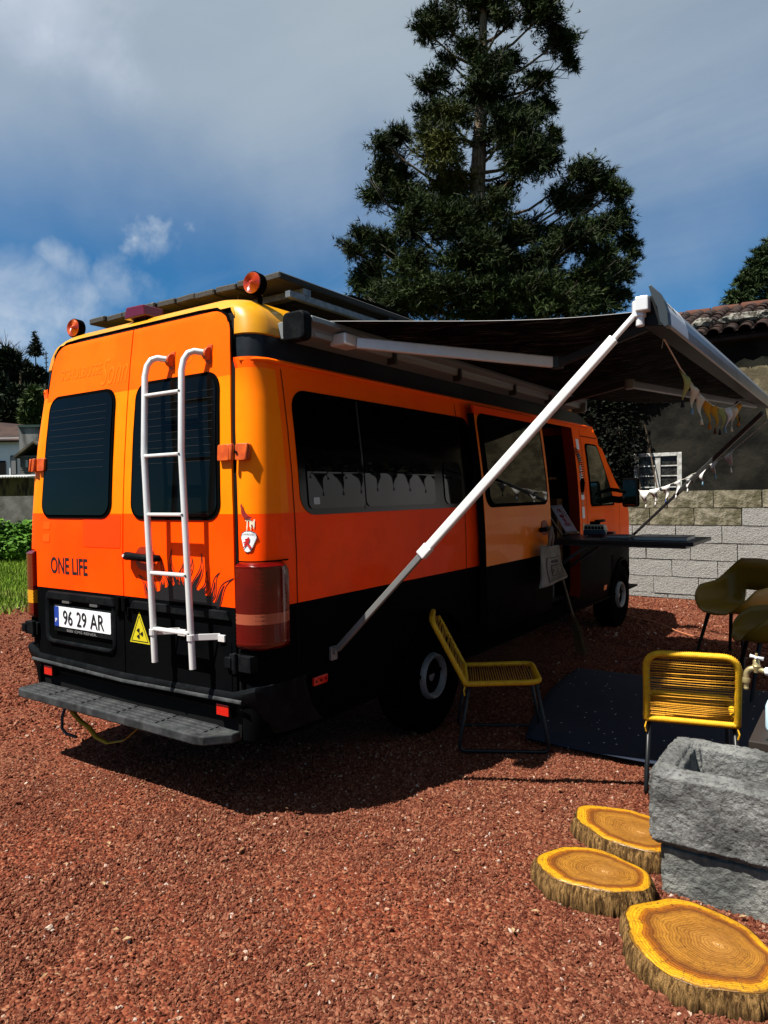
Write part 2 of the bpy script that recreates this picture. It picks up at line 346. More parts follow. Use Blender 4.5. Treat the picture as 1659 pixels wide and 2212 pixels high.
# a few leaves and chips on the gravel
LEAF = mat('dry_leaf', (.42,.30,.16), .8, col2=(.3,.16,.08), scale=30)
b = MB()
for i in range(150):
    x = RNG.uniform(0, 3); y = RNG.uniform(-1.7, 1.2); a = RNG.uniform(0, 6.3); L = RNG.uniform(.008, .018); q = RNG.uniform(.3, .6)
    if not infr(x, y): continue
    z = gh(x, y)+.018; c, s = math.cos(a), math.sin(a)
    b.add([(x-c*L, y-s*L, z), (x-s*L*q, y+c*L*q, z+.004), (x+c*L, y+s*L, z+.002), (x+s*L*q, y-c*L*q, z+.003)], [(0,1,2,3)])
b.v and tag(b.build('wood_chips', LEAF), 'pale wood chips and leaf bits scattered over the red gravel', 'wood chips', kind='stuff')
# ------------------------------------------------------------------ the camper van
van = thing('camper_van', (0, 3, 0), 'orange and black high-roof camper van with tinted windows and a rear ladder', 'van')
WT = [(.38,.925),(.5,.955),(.62,.965),(1.2,.965),(1.4,.958),(1.6,.945),(1.8,.925),(2.0,.90),(2.1,.885),(2.13,.878),(2.24,.868),(2.32,.85),(2.38,.805),(2.43,.73),(2.46,.62),(2.49,.35),(2.5,0)]
LT = [(1.25,0),(1.5,.012),(1.8,.032),(2.05,.058),(2.2,.075),(2.36,.098),(2.40,.115),(2.44,.16),(2.47,.24),(2.49,.4),(2.5,.6)]
XD = [(1.15,.822),(1.4,.812),(1.7,.79),(2.1,.757),(2.36,.725),(2.45,.66),(2.5,0)]
TY = [(4.3,2.5),(4.36,2.30),(4.42,2.24),(4.8,2.13),(4.94,2.02),(5.4,1.6),(5.92,1.315),(6.16,1.10),(6.37,.82),(6.42,.6)]
GY = [(5.0,1),(5.6,.985),(6.0,.95),(6.25,.86),(6.42,.70)]
wid = lambda z: interp(WT, z); lean = lambda z: interp(LT, z); xdr = lambda z: interp(XD, z)
def rs(x, z, off=0):
    "a point on the rear of the van, off metres outwards"
    W_ = wid(z); r = .1; y = lean(z); e = abs(x)-(W_-r); sx = 1 if x > 0 else -1
    if e > 0:
        e = min(e, r*.999); a = math.asin(e/r); return Vector((sx*(W_-r+(r+off)*math.sin(a)), y+r-(r+off)*math.cos(a), z))
    return Vector((x, y-off, z))
def ss(y, z, off=0): return Vector((wid(z)*interp(GY, y)+off, y, z))
ZL = [.38,.5,.62,.8,.985,1.2,1.41,1.6,1.8,1.95,2.08,2.118,2.13,2.132,2.236,2.24,2.245,2.32,2.36,2.38,2.41,2.43,2.45,2.47,2.485,2.5]
def ringpt(k, th, i, y):
    z = ZL[i]; W_ = wid(z); e = .012 if 11 <= i <= 12 else (.004 if i >= 16 else (-.006 if 13 <= i <= 15 else 0))
    if k == 'corner':
        r = min(.1, W_); a = math.radians(th)
        x = W_-r+(r+e)*math.sin(a); yy = lean(z)+r-(r+e)*math.cos(a)
        if W_ < .6: x = W_*(.9+.1*math.sin(a))
        return (x, yy, z)
    T = interp(TY, y); g_ = interp(GY, y)
    if z <= T+1e-6: return ((W_+e)*g_, max(y, lean(z)+.1+e), z)
    j0 = max(j for j in range(len(ZL)) if ZL[j] <= T+1e-6); q = max(0, (i-j0-1)/max(1, len(ZL)-2-j0))
    return (wid(T)*g_*(1-q)**.8, y, T+.03*math.sin(q*1.57))
stations = [('corner', t, 0) for t in (0, 18, 36, 54, 72, 90)] + [('s', 0, y) for y in (.2,.236,.241,.3,.5,.8,1.12,1.54,1.96,2.3,2.8,3.38,3.8,4.2,4.3,4.33,4.36,4.39,4.42,4.5,4.6,4.7,4.8,4.87,4.94,5.05,5.16,5.28,5.4,5.49,5.58,5.69,5.8,5.86,5.92,6.0,6.08,6.16,6.2,6.25,6.31,6.37,6.40,6.42)]
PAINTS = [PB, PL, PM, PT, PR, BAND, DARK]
def rowmat(i):
    z = (ZL[i]+ZL[i+1])/2
    return 0 if z < .985 else 1 if z < 1.41 else 2 if z < 2.08 else 1 if z < 2.131 else 5 if z < 2.24 else 4
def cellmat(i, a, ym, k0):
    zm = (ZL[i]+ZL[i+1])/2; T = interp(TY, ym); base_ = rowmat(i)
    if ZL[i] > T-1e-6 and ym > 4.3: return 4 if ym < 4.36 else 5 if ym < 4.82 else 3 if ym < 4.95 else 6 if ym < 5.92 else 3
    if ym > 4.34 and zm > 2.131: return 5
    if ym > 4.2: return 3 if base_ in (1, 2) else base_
    return 3 if (k0 == 's' and base_ == 2) or (base_ == 1 and zm > 2.05) else base_  # side's middle band in deeper orange: its shade is put into the paint
body = MB()
for sgn in (1, -1):
    P = [[(sgn*p[0], p[1], p[2]) for p in (ringpt(k, t, i, y) for i in range(len(ZL)))] for k, t, y in stations]
    for a in range(len(P)-1):
        y0 = stations[a][2]; y1 = stations[a+1][2]; ym = (P[a][3][1]+P[a+1][3][1])/2
        for i in range(len(ZL)-1):
            zm = (ZL[i]+ZL[i+1])/2
            if sgn == 1 and 3.38 < ym < 4.2 and .5 < zm < 2.08: continue
            if zm < .8 and (1.12 < ym < 1.96 or 5.16 < ym < 6.0): continue
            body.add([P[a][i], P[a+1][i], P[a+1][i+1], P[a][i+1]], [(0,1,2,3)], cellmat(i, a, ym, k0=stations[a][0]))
    if sgn == 1: last = P[-1]
# rear wall behind the doors and the nose
L_ = [ringpt('corner', 0, i, 0) for i in range(len(ZL))]
for i in range(len(ZL)-1):
    zm = (ZL[i]+ZL[i+1])/2; mi = 6 if zm < 2.38 else 4
    xa, xb = L_[i][0], L_[i+1][0]; da = xdr(ZL[i])+.012; db = xdr(ZL[i+1])+.012
    if zm < 2.38:
        for s in (1, -1):
            body.add([(s*da, L_[i][1], ZL[i]), (s*xa, L_[i][1], ZL[i]), (s*xb, L_[i+1][1], ZL[i+1]), (s*db, L_[i+1][1], ZL[i+1])], [(0,1,2,3)], rowmat(i))
        body.add([(-da, L_[i][1]+.02, ZL[i]), (da, L_[i][1]+.02, ZL[i]), (db, L_[i+1][1]+.02, ZL[i+1]), (-db, L_[i+1][1]+.02, ZL[i+1])], [(0,1,2,3)], 6)
    else: body.add([(-xa, L_[i][1], ZL[i]), (xa, L_[i][1], ZL[i]), (xb, L_[i+1][1], ZL[i+1]), (-xb, L_[i+1][1], ZL[i+1])], [(0,1,2,3)], 4)
for i in range(5): body.add([last[i], last[i+1], (-last[i+1][0], last[i+1][1], last[i+1][2]), (-last[i][0], last[i][1], last[i][2])], [(0,1,2,3)], 0)
body.box(-.93, .93, .12, 6.3, .36, .379, 0)
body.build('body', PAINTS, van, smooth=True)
def spanpanel(rows, cols, fmap, th, mi_of=None, name='panel', mats=None, par=None, smooth=True):
    "panel given by rows (v, u0, u1), laid th proud of a curved surface, with its edges turned in"
    b = MB(); G = []
    for v, u0, u1 in rows: G.append([fmap(u0+(u1-u0)*j/cols, v, th) for j in range(cols+1)])
    B = [[fmap(u0+(u1-u0)*j/cols, v, -.004) for j in range(cols+1)] for v, u0, u1 in rows]
    ms = [mi_of((rows[i][0]+rows[i+1][0])/2) if mi_of else 0 for i in range(len(rows)-1)]
    b.grid(G, ms)
    for i in range(len(rows)-1):
        for j in (0, cols): b.add([G[i][j], G[i+1][j], B[i+1][j], B[i][j]], [(0,1,2,3)], ms[i])
    for i, k in ((0, 0), (len(rows)-1, -1)):
        for j in range(cols): b.add([G[i][j], G[i][j+1], B[i][j+1], B[i][j]], [(0,1,2,3)], ms[k])
    return b.build(name, mats, par, smooth=smooth)
def rrows(v0, v1, ub0, ub1, ut0, ut1, r, extra=(), n=6, corners=(1,1,1,1)):
    "rows of a rounded quadrilateral; corners = bottom u0, bottom u1, top u0, top u1"
    vs = set([v0, v1]); 
    for k in range(n+1): vs.add(v0+r*(1-math.cos(math.pi/2*k/n))); vs.add(v1-r*(1-math.cos(math.pi/2*k/n)))
    for k in range(1, 8): vs.add(v0+(v1-v0)*k/8)
    for e in extra: 
        if v0 < e < v1: vs.add(e)
    out = []
    for v in sorted(vs):
        t = (v-v0)/(v1-v0); a = ub0+(ut0-ub0)*t; c = ub1+(ut1-ub1)*t; db = r-(v-v0); dt = r-(v1-v)
        for d, ca, cb in ((db, corners[0], corners[1]), (dt, corners[2], corners[3])):
            if d > 0:
                e = r-math.sqrt(max(0, r*r-d*d)); sg = 1 if ub1 > ub0 else -1
                if ca: a += sg*e
                if cb: c -= sg*e
        out.append((v, a, c))
    return out
dm = lambda z: 0 if z < .985 else 1 if z < 1.41 else 2 if z < 2.05 else 3
for s in (-1, 1):
    rows = []
    for z, a, c in rrows(.515, 2.372, .005, 1, .005, 1, .11, (.985, 1.41, 2.05, 1.5, 2.2, 2.3), corners=(0,0,0,0)):
        e = 0
        if z > 2.262: e = .11-math.sqrt(max(0, .0121-(z-2.262)**2))
        if z < .56: e = .02*(.56-z)/.045
        rows.append((z, s*.004, s*(xdr(z)-.006-e)))
    dr = spanpanel(rows, 8, rs, .014, dm, 'rear_door', [PB, PL, PM, PT], van)
    # window with its rubber seal
    if s < 0: q = (1.402, 2.058, -.742, -.115, -.70, -.118)
    else: q = (1.398, 2.062, .085, .712, .088, .668)
    spanpanel(rrows(q[0]-.018, q[1]+.018, q[2]-.018, q[3]+.018, q[4]-.018, q[5]+.018, .085), 6, lambda x, z, o: rs(x, z, o+.012), .007, None, 'window_seal', RUB, dr)
    wn = spanpanel(rrows(*q, .07), 6, lambda x, z, o: rs(x, z, o+.014), .010, None, 'window', GLR, dr)
    hb = MB()
    for k in range(10):
        z = 1.66+k*.037; hb.tube([rs(q[2]+(q[3]-q[2])*(.08+.84*j/6), z, .0255) for j in range(7)], .0007, 4)
    hb.build('heater_wire', mat('wire_grey', (.05,.05,.05), .6), dr)
    for zc in (1.69,):
        hg = MB(); f_ = lambda u, v, o: rs(u, v, o)
        hg.prism(rrect(s*.755, zc, .075, .075, .008, 2), lambda u, v, o: rs(u, v, o), .012, .036)
        hg.prism(rrect(s*.855, zc, .06, .075, .008, 2), lambda u, v, o: rs(u, v, o), -.002, .030)
        hg.tube([rs(s*.812, zc-.037, .038), rs(s*.812, zc+.037, .038)], .011, 8)
        hg.tube([rs(s*.875, zc-.037, .03), rs(s*.875, zc+.037, .03)], .009, 8)
        hg.tube([rs(s*.835, zc, .030), rs(s*.835, zc, .036)], .007, 8, mi=1)
        hg.build('hinge', [ORH, DARK], dr, smooth=True, bevel=.003)
    hg = MB(); z = .70; hg.box(s*.86-.075, s*.86+.06, -.03, .04, z, z+.075); hg.box(s*.86-.10, s*.86-.06, -.036, .0, z+.01, z+.06); hg.tube([(s*.83, -.036, z-.01), (s*.83, -.036, z+.085)], .012, 8)
    hg.build('lower_hinge', PK, dr, bevel=.004)
    lr = MB(); lr.prism(rrect(s*.025, .945, .03, .075, .008, 2), rs, .012, .04); lr.prism(rrect(s*.045, .905, .022, .05, .006, 2), rs, .012, .03)
    lr.build('latch', RUB, dr, bevel=.003)
    ru = rs
    if s < 0:
        LD = dr
        # recessed plate surround
        sp = MB(); R0 = rrect(-.40, .82, .66, .30, .05, 4); R1 = rrect(-.395, .82, .60, .25, .03, 4); n_ = len(R0)
        sp.add([rs(u, v, .017) for u, v in R0]+[rs(u, v, .030) for u, v in rrect(-.398, .82, .63, .275, .04, 4)]+[rs(u, v, .016) for u, v in R1],
               [(i, (i+1) % n_, n_+(i+1) % n_, n_+i) for i in range(n_)]+[(n_+i, n_+(i+1) % n_, 2*n_+(i+1) % n_, 2*n_+i) for i in range(n_)])
        sp.build('plate_surround', PK, dr, smooth='all')
        lb = MB(); lb.prism([(-.70,.925), (-.06,.925), (-.085,.968), (-.675,.968)], rs, .012, .036); lb.build('plate_lamp_bar', PK, dr, bevel=.005)
        for u in (-.50, -.24):
            l2 = MB(); l2.prism(rrect(u, .918, .07, .014, .004, 1), rs, .016, .034); l2.build('plate_lamp', mat('lamp_grey', (.12,.12,.12), .4), dr)
        pl = MB(); pl.prism(rrect(-.355, .822, .55, .150, .008, 2), rs, .016, .028); pl.build('plate_holder', PK, dr, bevel=.002)
        pb = MB(); pb.prism(rrect(-.355, .832, .52, .112, .006, 2), rs, .028, .031); pb.build('number_plate', WHITE, dr)
        pb = MB(); pb.prism(rrect(-.594, .832, .042, .112, .004, 1), rs, .031, .0325); pb.build('plate_band', BLUE, dr)
        put_text('96', rs, -.53, .790, .090, .082, 'plate_number', BLACKI, dr, off=.0335, bold=.006)
        put_text('29', rs, -.40, .790, .090, .082, 'plate_number', BLACKI, dr, off=.0335, bold=.006)
        put_text('AR', rs, -.275, .790, .125, .082, 'plate_number', BLACKI, dr, off=.0335, bold=.006)
        put_text('P', rs, -.604, .80, .018, .022, 'plate_letter', WHITE, dr, off=.0340, bold=.01)
        put_text('BIBI CMS RENER.', rs, -.50, .752, .28, .014, 'dealer_lettering', mat('lettering_grey', (.3,.3,.3), .5), dr, off=.0295)
        put_text('ONE LIFE', rs, -.668, 1.070, .355, .094, 'lettering', BLACKI, dr, off=.0155, bold=.020)
        put_text('SCHULBUSSE', rs, -.635, 2.165, .39, .060, 'faded_lettering', GHOST, dr, off=.0155)
        put_text('Sonn', rs, -.245, 2.10, .23, .145, 'faded_lettering', GHOST, dr, shear=.4, off=.0155, bold=-.005)
        for u, v, a, c in ((-.185, 1.315, .36, .17), (-.72, 1.34, .07, .045), (-.72, 1.27, .07, .045)):
            sq = MB(); sq.prism(rrect(u if a > .1 else -.71, v, a if a < .1 else .33, c, .006, 1), rs, .013, .0150); sq.build('paint_patch', mat('patch_paint', (1.6,.062,.0005) if a > .1 else (1.6,.12,.001), .45, spec=.13), dr)
    else:
        put_text('b', rs, .44, 2.14, .05, .08, 'faded_lettering', GHOST, dr, shear=.4, off=.0155)
        # handle
        hd = MB(); hd.prism(rrect(.185, 1.185, .155, .12, .055, 5), rs, .0145, .0165); hd.build('handle_recess', mat('recess_red', (.45,.03,.004), .4), dr)
        hd = MB(); hd.tube([rs(.055, 1.197, .03), rs(.075, 1.197, .045), rs(.13, 1.197, .053), rs(.20, 1.193, .055), rs(.26, 1.192, .05), rs(.31, 1.192, .028)], [.018,.022,.02,.019,.02,.016], 10)
        hd.build('handle', PK, dr, smooth='all')
        hd = MB(); hd.lathe([(.007,0),(.007,.006)], rs(.078, 1.2, .064), (0,-1,0), 10); hd.build('lock', ALU, dr)
        # black half sun with flames
        sn = MB(); poly = [(.455+.4*math.cos(a), .667+.4*math.sin(a)) for a in [math.radians(52.5+75*k/20) for k in range(21)]]
        sn.prism(poly, rs, .0130, .0150); sn.build('sun_print', BLACKI, dr)
        fl = MB(); random.seed(4)
        for k in range(13):
            a = math.radians(154-128*k/12) if False else math.radians(48+84*(12-k)/12)
            if k in (0, 12): continue
            bx, bz = .455+.398*math.cos(a), .667+.398*math.sin(a); d = Vector((math.cos(a*1.0)*1.35, math.sin(a))).normalized(); d.x += .0; t = Vector((-d.y, d.x)); Lf = .11+.035*((k*7) % 3)
            def fp(q, o): 
                sw = .014*math.sin(q*5.2+k); return (bx+d.x*Lf*q+t.x*(sw+o), bz+d.y*Lf*q+t.y*(sw+o))
            for wv, sc_ in ((.017, 1.0), (.009, .62)):
                A = [fp(q*sc_, wv*(1-q)*(1+.7*math.sin(q*3.1))) for q in [j/9 for j in range(10)]]; B2 = [fp(q*sc_, -wv*(1-q)*(1+.7*math.sin(q*3.1))) for q in [j/9 for j in range(10)]]
                pth = A+B2[::-1][1:]
                for q0, q1 in zip(pth, pth[1:]):
                    dd = Vector((q1[0]-q0[0], q1[1]-q0[1])); nn = Vector((-dd.y, dd.x)).normalized()*.0021
                    fl.add([rs(q0[0]+nn.x, q0[1]+nn.y, .0155), rs(q1[0]+nn.x, q1[1]+nn.y, .0155), rs(q1[0]-nn.x, q1[1]-nn.y, .0155), rs(q0[0]-nn.x, q0[1]-nn.y, .0155)], [(0,1,2,3)])
            c0 = [fp(0, .016), fp(.12, .008), fp(.48, .001), fp(.12, -.008), fp(0, -.016)]
            fl.add([rs(u, v, .0152) for u, v in c0], [(0,1,2,3,4)])
        fl.build('flame_print', BLACKI, dr)
        # warning triangle
        tr = MB(); T3 = [(.045,.752), (.205,.752), (.125,.912)]
        tr.prism(T3, rs, .014, .0155); tr.build('warning_sticker', YEL, dr)
        tr = MB(); cx_, cz_ = .125, .80
        for k in range(3):
            a, c_ = T3[k], T3[(k+1) % 3]; g2 = lambda p, f: (cx_+(p[0]-cx_)*f, .805+(p[1]-.805)*f)
            tr.add([rs(*g2(a, .86), .0163), rs(*g2(c_, .86), .0163), rs(*g2(c_, .78), .0163), rs(*g2(a, .78), .0163)], [(0,1,2,3)])
            a0 = math.radians(60+120*k+180-30)
            tr.add([rs(cx_+.028*math.cos(a0+q), cz_+.028*math.sin(a0+q), .0163) for q in np.radians([0,15,30,45,60])]+[rs(cx_+.008*math.cos(a0+q), cz_+.008*math.sin(a0+q), .0163) for q in np.radians([60,0])], [tuple(range(7))])
        tr.lathe([(.0045,0),(.0045,.0004)], rs(cx_, cz_, .0163), (0,-1,0), 10)
        tr.build('warning_print', BLACKI, dr)
        pn = MB(); pn.prism([(.06,.925), (.79,.925), (.77,.968), (.09,.968)], rs, .012, .030); pn.build('door_ledge', PK, dr, bevel=.005)
        pn = MB(); pn.prism(rrect(.51, .70, .56, .30, .04, 4), rs, .012, .018); pn.build('pressed_panel', PB, dr, bevel=.004)
# stickers on the rear corner
st = MB(); sh = [(.845,1.335),(.850,1.36),(.868,1.372),(.893,1.372),(.911,1.36),(.916,1.335),(.900,1.27),(.893,1.255),(.880,1.249),(.868,1.255),(.861,1.27)]
sh = [(.846+(u-.845)*1.12, 1.288+(v-1.313)*.80) for u, v in sh]
st.grid([[rs(.884+(u-.884)*f, 1.288+(v-1.288)*f, .0015) for u, v in sh] for f in (.001,.2,.4,.6,.8,1)], wrap=True); st.build('shield_sticker', WHITE, van, smooth='all')
st = MB(); n_ = len(sh); ctr = (.884, 1.288); ins = [(ctr[0]+(u-ctr[0])*.93, ctr[1]+(v-ctr[1])*.95) for u, v in sh]
st.add([rs(u, v, .0025) for u, v in sh]+[rs(u, v, .0025) for u, v in ins], [(i, (i+1) % n_, n_+(i+1) % n_, n_+i) for i in range(n_)])
st.build('sticker_border', mat('maroon', (.08,.01,.01), .5), van)
put_text('LUXEMBOURG', rs, .855, 1.315, .060, .009, 'sticker_lettering', BLACKI, van, off=.003)
lion = [(.868,1.302),(.872,1.295),(.880,1.297),(.884,1.305),(.890,1.304),(.890,1.285),(.886,1.272),(.893,1.262),(.900,1.248),(.896,1.240),(.888,1.243),(.886,1.255),(.878,1.262),(.872,1.252),(.866,1.243),(.860,1.245),(.866,1.252),(.869,1.266),(.876,1.274),(.863,1.270),(.860,1.274),(.873,1.283),(.870,1.292)]
st = MB(); st.add([rs(.884+(u-.880)*1.1, 1.280+(v-1.272)*.82, .0048) for u, v in lion], [tuple(range(len(lion)))]); st.build('sticker_print', RED, van)
bird = [(.846,1.452),(.853,1.458),(.857,1.446),(.868,1.425),(.888,1.402),(.905,1.394),(.90,1.388),(.875,1.389),(.861,1.396),(.850,1.415),(.849,1.437),(.844,1.444)]
st = MB(); st.add([rs(u, v, .0062) for u, v in bird], [tuple(range(len(bird)))]); st.build('bird_sticker', mat('bird_red', (.30,.015,.01), .5), van)
put_text('TM', rs, .872, 1.352, .042, .034, 'dripping_lettering', mat('cream', (.8,.7,.5), .5), van, off=.002, bold=.03)
for k in (0, 1, 2):
    d = MB(); u = (.881, .899, .911)[k]; d.add([rs(u-.003, 1.355, .0022), rs(u+.003, 1.355, .0022), rs(u, 1.325+.008*k, .0022)], [(0,1,2)]); d.build('paint_drip', mat('cream_drip', (.8,.7,.5), .5), van)
# tail lights
for s in (1, -1):
    tl = MB(); zs = [.792,.80,.815]+[.83+.0095*k for k in range(36)]+[1.175,1.188,1.193]; G = []; ms = []
    for i, z in enumerate(zs):
        row = []; e = .028+(.003 if i % 2 else 0); 
        if z < .81 or z > 1.18: e = .012
        if i == 0 or i == len(zs)-1: e = -.01
        for u in np.linspace(.836, .9651, 9): row.append(rs(s*u, z, e))
        row[-1] = Vector((s*(wid(z)+e), .1+lean(z), z)); cut = .03*max(0, (z-1.13)/.06)**2
        row.append(Vector((s*(wid(z)+e), .135-cut, z))); row.append(Vector((s*(wid(z)+e*.6), .165-cut, z))); row.append(Vector((s*(wid(z)-.006), .172-cut, z)))
        row.insert(0, rs(s*.834, z, -.01)); G.append(row)
    for i in range(len(zs)-1):
        zm = zs[i]; ms.append(0 if zm > .955 else (1 if zm > .915 else 0) if s > 0 else (0 if zm > 1.06 else 3 if zm > .96 else 2 if zm > .885 else 0))
    tl.grid(G, ms); L = tl.build('tail_light', [REDL, CLRL, YLEN, mat('orange_lens', (.6,.09,.01), .2, coat=.6)], van, smooth=True)
    for z0, z1 in ((.772,.792), (1.193,1.200)):
        bz = MB(); bz.grid([[rs(s*u, z, .012) for u in np.linspace(.836,.9649,7)]+[Vector((s*(wid(z)+.012), .17, z))] for z in (z0, z1)]); bz.build('lamp_bezel', RUB, L)
# black door gap strips
for s in (1, -1):
    gs = MB(); gs.grid([[rs(s*(xdr(z)+q), z, .003) for q in (-.004, .011)] for z in [.5+.05*k for k in range(38)]]); gs.build('door_gap', DARK, van)
# roof lip above the doors
lp = MB(); lp.tube([rs(-xdr(2.1)-.005, 2.12, .006)]+[rs(-(xdr(2.3)+.004), 2.26, .006), rs(-.70, 2.34, .008), rs(-.62, 2.383, .012)]+[rs(x, 2.388, .014) for x in np.linspace(-.5,.5,9)]+[rs(.62, 2.383, .012), rs(.70, 2.34, .008), rs(xdr(2.3)+.004, 2.26, .006), rs(xdr(2.1)+.005, 2.12, .006)], .008, 6)
lp.build('door_frame_seal', RUB, van, smooth='all')
# roof drip lip
gt = MB(); gt.tube([rs(.80, 2.116, .006), rs(.86, 2.116, .008)]+[ss(y, 2.116, .012) for y in (.15,.3,1,2,3,4,4.6)]+[Vector((.865, 4.80, 2.09)), Vector((.85, 4.9, 2.03))], .011, 6)
gt.build('drip_rail', PT, van, smooth='all')
gt = MB(); gt.tube([rs(-.80, 2.116, .006), rs(-.86, 2.116, .008)]+[Vector((-q.x, q.y, q.z)) for q in [ss(y, 2.116, .012) for y in (.15,.3,1,2,3,4,4.6)]], .011, 6)
gt.build('drip_rail', PT, van, smooth='all')
# side seam
sm = MB(); sm.grid([[ss(y, z, .0025) for y in (.236,.241)] for z in [.5+.1*k for k in range(17)]]); sm.build('panel_seam', DARK, van)
sm = MB(); sm.grid([[ss(y, z, .0025) for y in (1.93,1.936)] for z in [.5+.1*k for k in range(17)]]); sm.build('panel_seam', DARK, van)
# side glazing
def side_win(name, y0, y1, z0, z1, r, off, par, th=.006, m_=GL, dy=0):
    return spanpanel(rrows(z0, z1, y0, y1, y0+dy, y1, r), 8, lambda y, z, o: ss(y, z, o+off), th, None, name, m_, par)
side_win('glass_panel', .285, 2.1, 1.395, 2.0, .10, 0, van, .004, mat('black_glass_frit', (.001,.001,.001), .10, spec=.25))
side_win('window', .34, .80, 1.425, 1.665, .03, .004, van)
side_win('window', .812, 1.545, 1.425, 1.665, .04, .004, van)
side_win('window', 1.67, 1.90, 1.42, 1.69, .05, .004, van)
b = MB(); b.grid([[ss(y, z, .006) for y in (.80,.812)] for z in (1.41,1.7,1.99)]); b.build('window_seal', mat('seal_grey', (.02,.02,.02), .4), van)
b = MB(); b.prism(rrect(.395, 1.462, .045, .034, .004, 2), lambda u, v, o: ss(u, v, o), .011, .0125); b.build('window_sticker', mat('pale_sticker', (.4,.42,.4), .5), van)
# side marker and reflectors, awning leg bracket
b = MB(); b.prism(rrect(.388, .588, .105, .042, .006, 2), lambda u, v, o: ss(u, v, o), .002, .016); b.build('side_reflector', REDR, van, bevel=.002)
for u in (.352, .388, .424):
    b = MB(); b.lathe([(.006,0),(.006,.002)], ss(u, .588, .016), (1,0,0), 8); b.build('reflector_screw', DARK, van)
b = MB(); b.prism(rrect(4.95, .50, .085, .05, .004, 2), lambda u, v, o: ss(u, v, o), .002, .012); b.build('side_marker', mat('orange_marker', (.8,.16,.01), .3, coat=.5), van)
# sills, bumper and step
bp_ = MB(); prof = [(.40,.09),(.44,.055),(.50,.012),(.555,-.022),(.585,-.030),(.603,-.022),(.604,.03)]
xs = [-.98,-.965,-.93,-.80,-.4,0,.4,.80,.93,.965,.98]; yo = [.30,.06,.012,0,0,0,0,0,.012,.06,.30]
G = []
for z, y in prof:
    row = []
    for x, d in zip(xs, yo):
        zz_ = z+(.035 if abs(x) > .85 and z > .5 else 0) - (.02*(1-abs(x)) if z > .5 else 0)
        row.append((x*(1+.02*(y < -.04)), y+d, zz_))
    G.append(row)
bp_.grid(G); bp_.grid([[q for q in G[-1]], [(q[0]*.93, min(q[1]+.06, .32), q[2]+.002) for q in G[-1]]])
bump = bp_.build('rear_bumper', PK, van, smooth=True)
lg = MB(); lg.grid([[(x, -.030, .575-.02*(1-abs(x))) for x in np.linspace(-.86,.86,9)], [(x, -.036, .568-.02*(1-abs(x))) for x in np.linspace(-.86,.86,9)], [(x, -.036, .560-.02*(1-abs(x))) for x in np.linspace(-.86,.86,9)]]); lg.build('bumper_ledge', STEP, bump, smooth='all')
for s in (1, -1):
    r_ = MB(); r_.box(s*.722-.047, s*.722+.047, -.012, .03, .472, .538, 1); r_.box(s*.722-.04, s*.722+.04, -.019, -.0125, .479, .531, 0); r_.build('reflector', [REDR, RUB], bump, bevel=.002)
stp = MB(); poly = [(-.80,-.06),(-.865,-.13),(-.84,-.20),(-.78,-.225),(.62,-.225),(.70,-.20),(.80,-.06)]
poly = [(-.86,.10),(-.87,-.11),(-.84,-.13),(.66,-.13),(.70,-.12),(.79,-.02),(.79,.10)]
stp.prism(poly, lambda u, v, o: Vector((u, v, o)), .362, .408); step = stp.build('rear_step', STEP, van, bevel=.007)
tread = MB(); tread.box(0, .34, 0, .018, 0, .006)
for k in range(28): tread.box(.006+k*.0119, .011+k*.0119, .002, .016, .006, .009)
tm = tread.build('tread_rib', mat('tread_grey', (.055,.06,.062), .65, col2=(.11,.115,.115), scale=12, bump=.2), step); tm.location = (-.80, -.185, .4085); first = True
for c_ in range(5):
    for r_ in range(4):
        x = -.835+c_*.305; y = -.112+r_*.034
        if c_ == 4 and r_ == 0: continue
        if first: tm.location = (x, y, .4085); tm.scale = (.82,1.2,1); first = False
        else: inst('tread_rib', tm.data, step, (x, y, .4085), sc=(.82,1.2,1))
hk = MB(); hk.tube([(-.70,.10,.34),(-.72,.06,.22),(-.71,.05,.15),(-.66,.05,.125),(-.58,.06,.12)], .009, 8); hk.build('towing_eye', DGREY, van, smooth='all')
ys_ = MB(); ys_.grid([[p_ for p_ in (Vector(q), Vector(q)+Vector((0,.028,.006)))] for q in ((-.60,.0,.35),(-.54,.0,.28),(-.50,.02,.23),(-.42,.02,.21),(-.38,.04,.155),(-.30,.06,.13),(-.18,.08,.16),(-.08,.1,.24),(-.04,.1,.33))])
o = ys_.build('strap', mat('yellow_strap', (.75,.42,.02), .7), van, smooth='all'); o.modifiers.new('s', 'SOLIDIFY').thickness = .002
# third brake light, beacons
b = MB(); b.prism([(-.135,0),(.04,0),(.03,.058),(-.115,.062)], lambda u, v, o: Vector((u, .155+o-.25*v*0, 2.452+v)), -.03, .10); b.build('roof_lamp', DRED, van, bevel=.006)
for s, lx in ((1, .745), (-1, -.735)):
    c = Vector((lx, .24, 2.508)); ax = Vector((s*.10 if s > 0 else -.35, -1, .05)).normalized(); ax = Vector((.12, -1, .02)).normalized()
    h = MB(); h.lathe([(.047,0),(.056,.004),(.056,.045),(.052,.049)], c-ax*.01, ax, 28); bc = h.build('beacon', RUB, van, smooth=True)
    h = MB(); prof = [(.051,.048)]; 
    for k in range(8): prof += [(.050-.0058*k, .052+.001*k), (.0478-.0058*k, .0545+.0012*k)]
    prof.append((.002,.064)); h.lathe(prof, c-ax*.01, ax, 28); h.build('beacon_lens', AMBL, bc, smooth=True)
    h = MB(); h.tube([c+Vector((0,.02,-.05)), c+Vector((0,.02,-.10))], .012, 8); h.build('beacon_mount', RUB, bc)
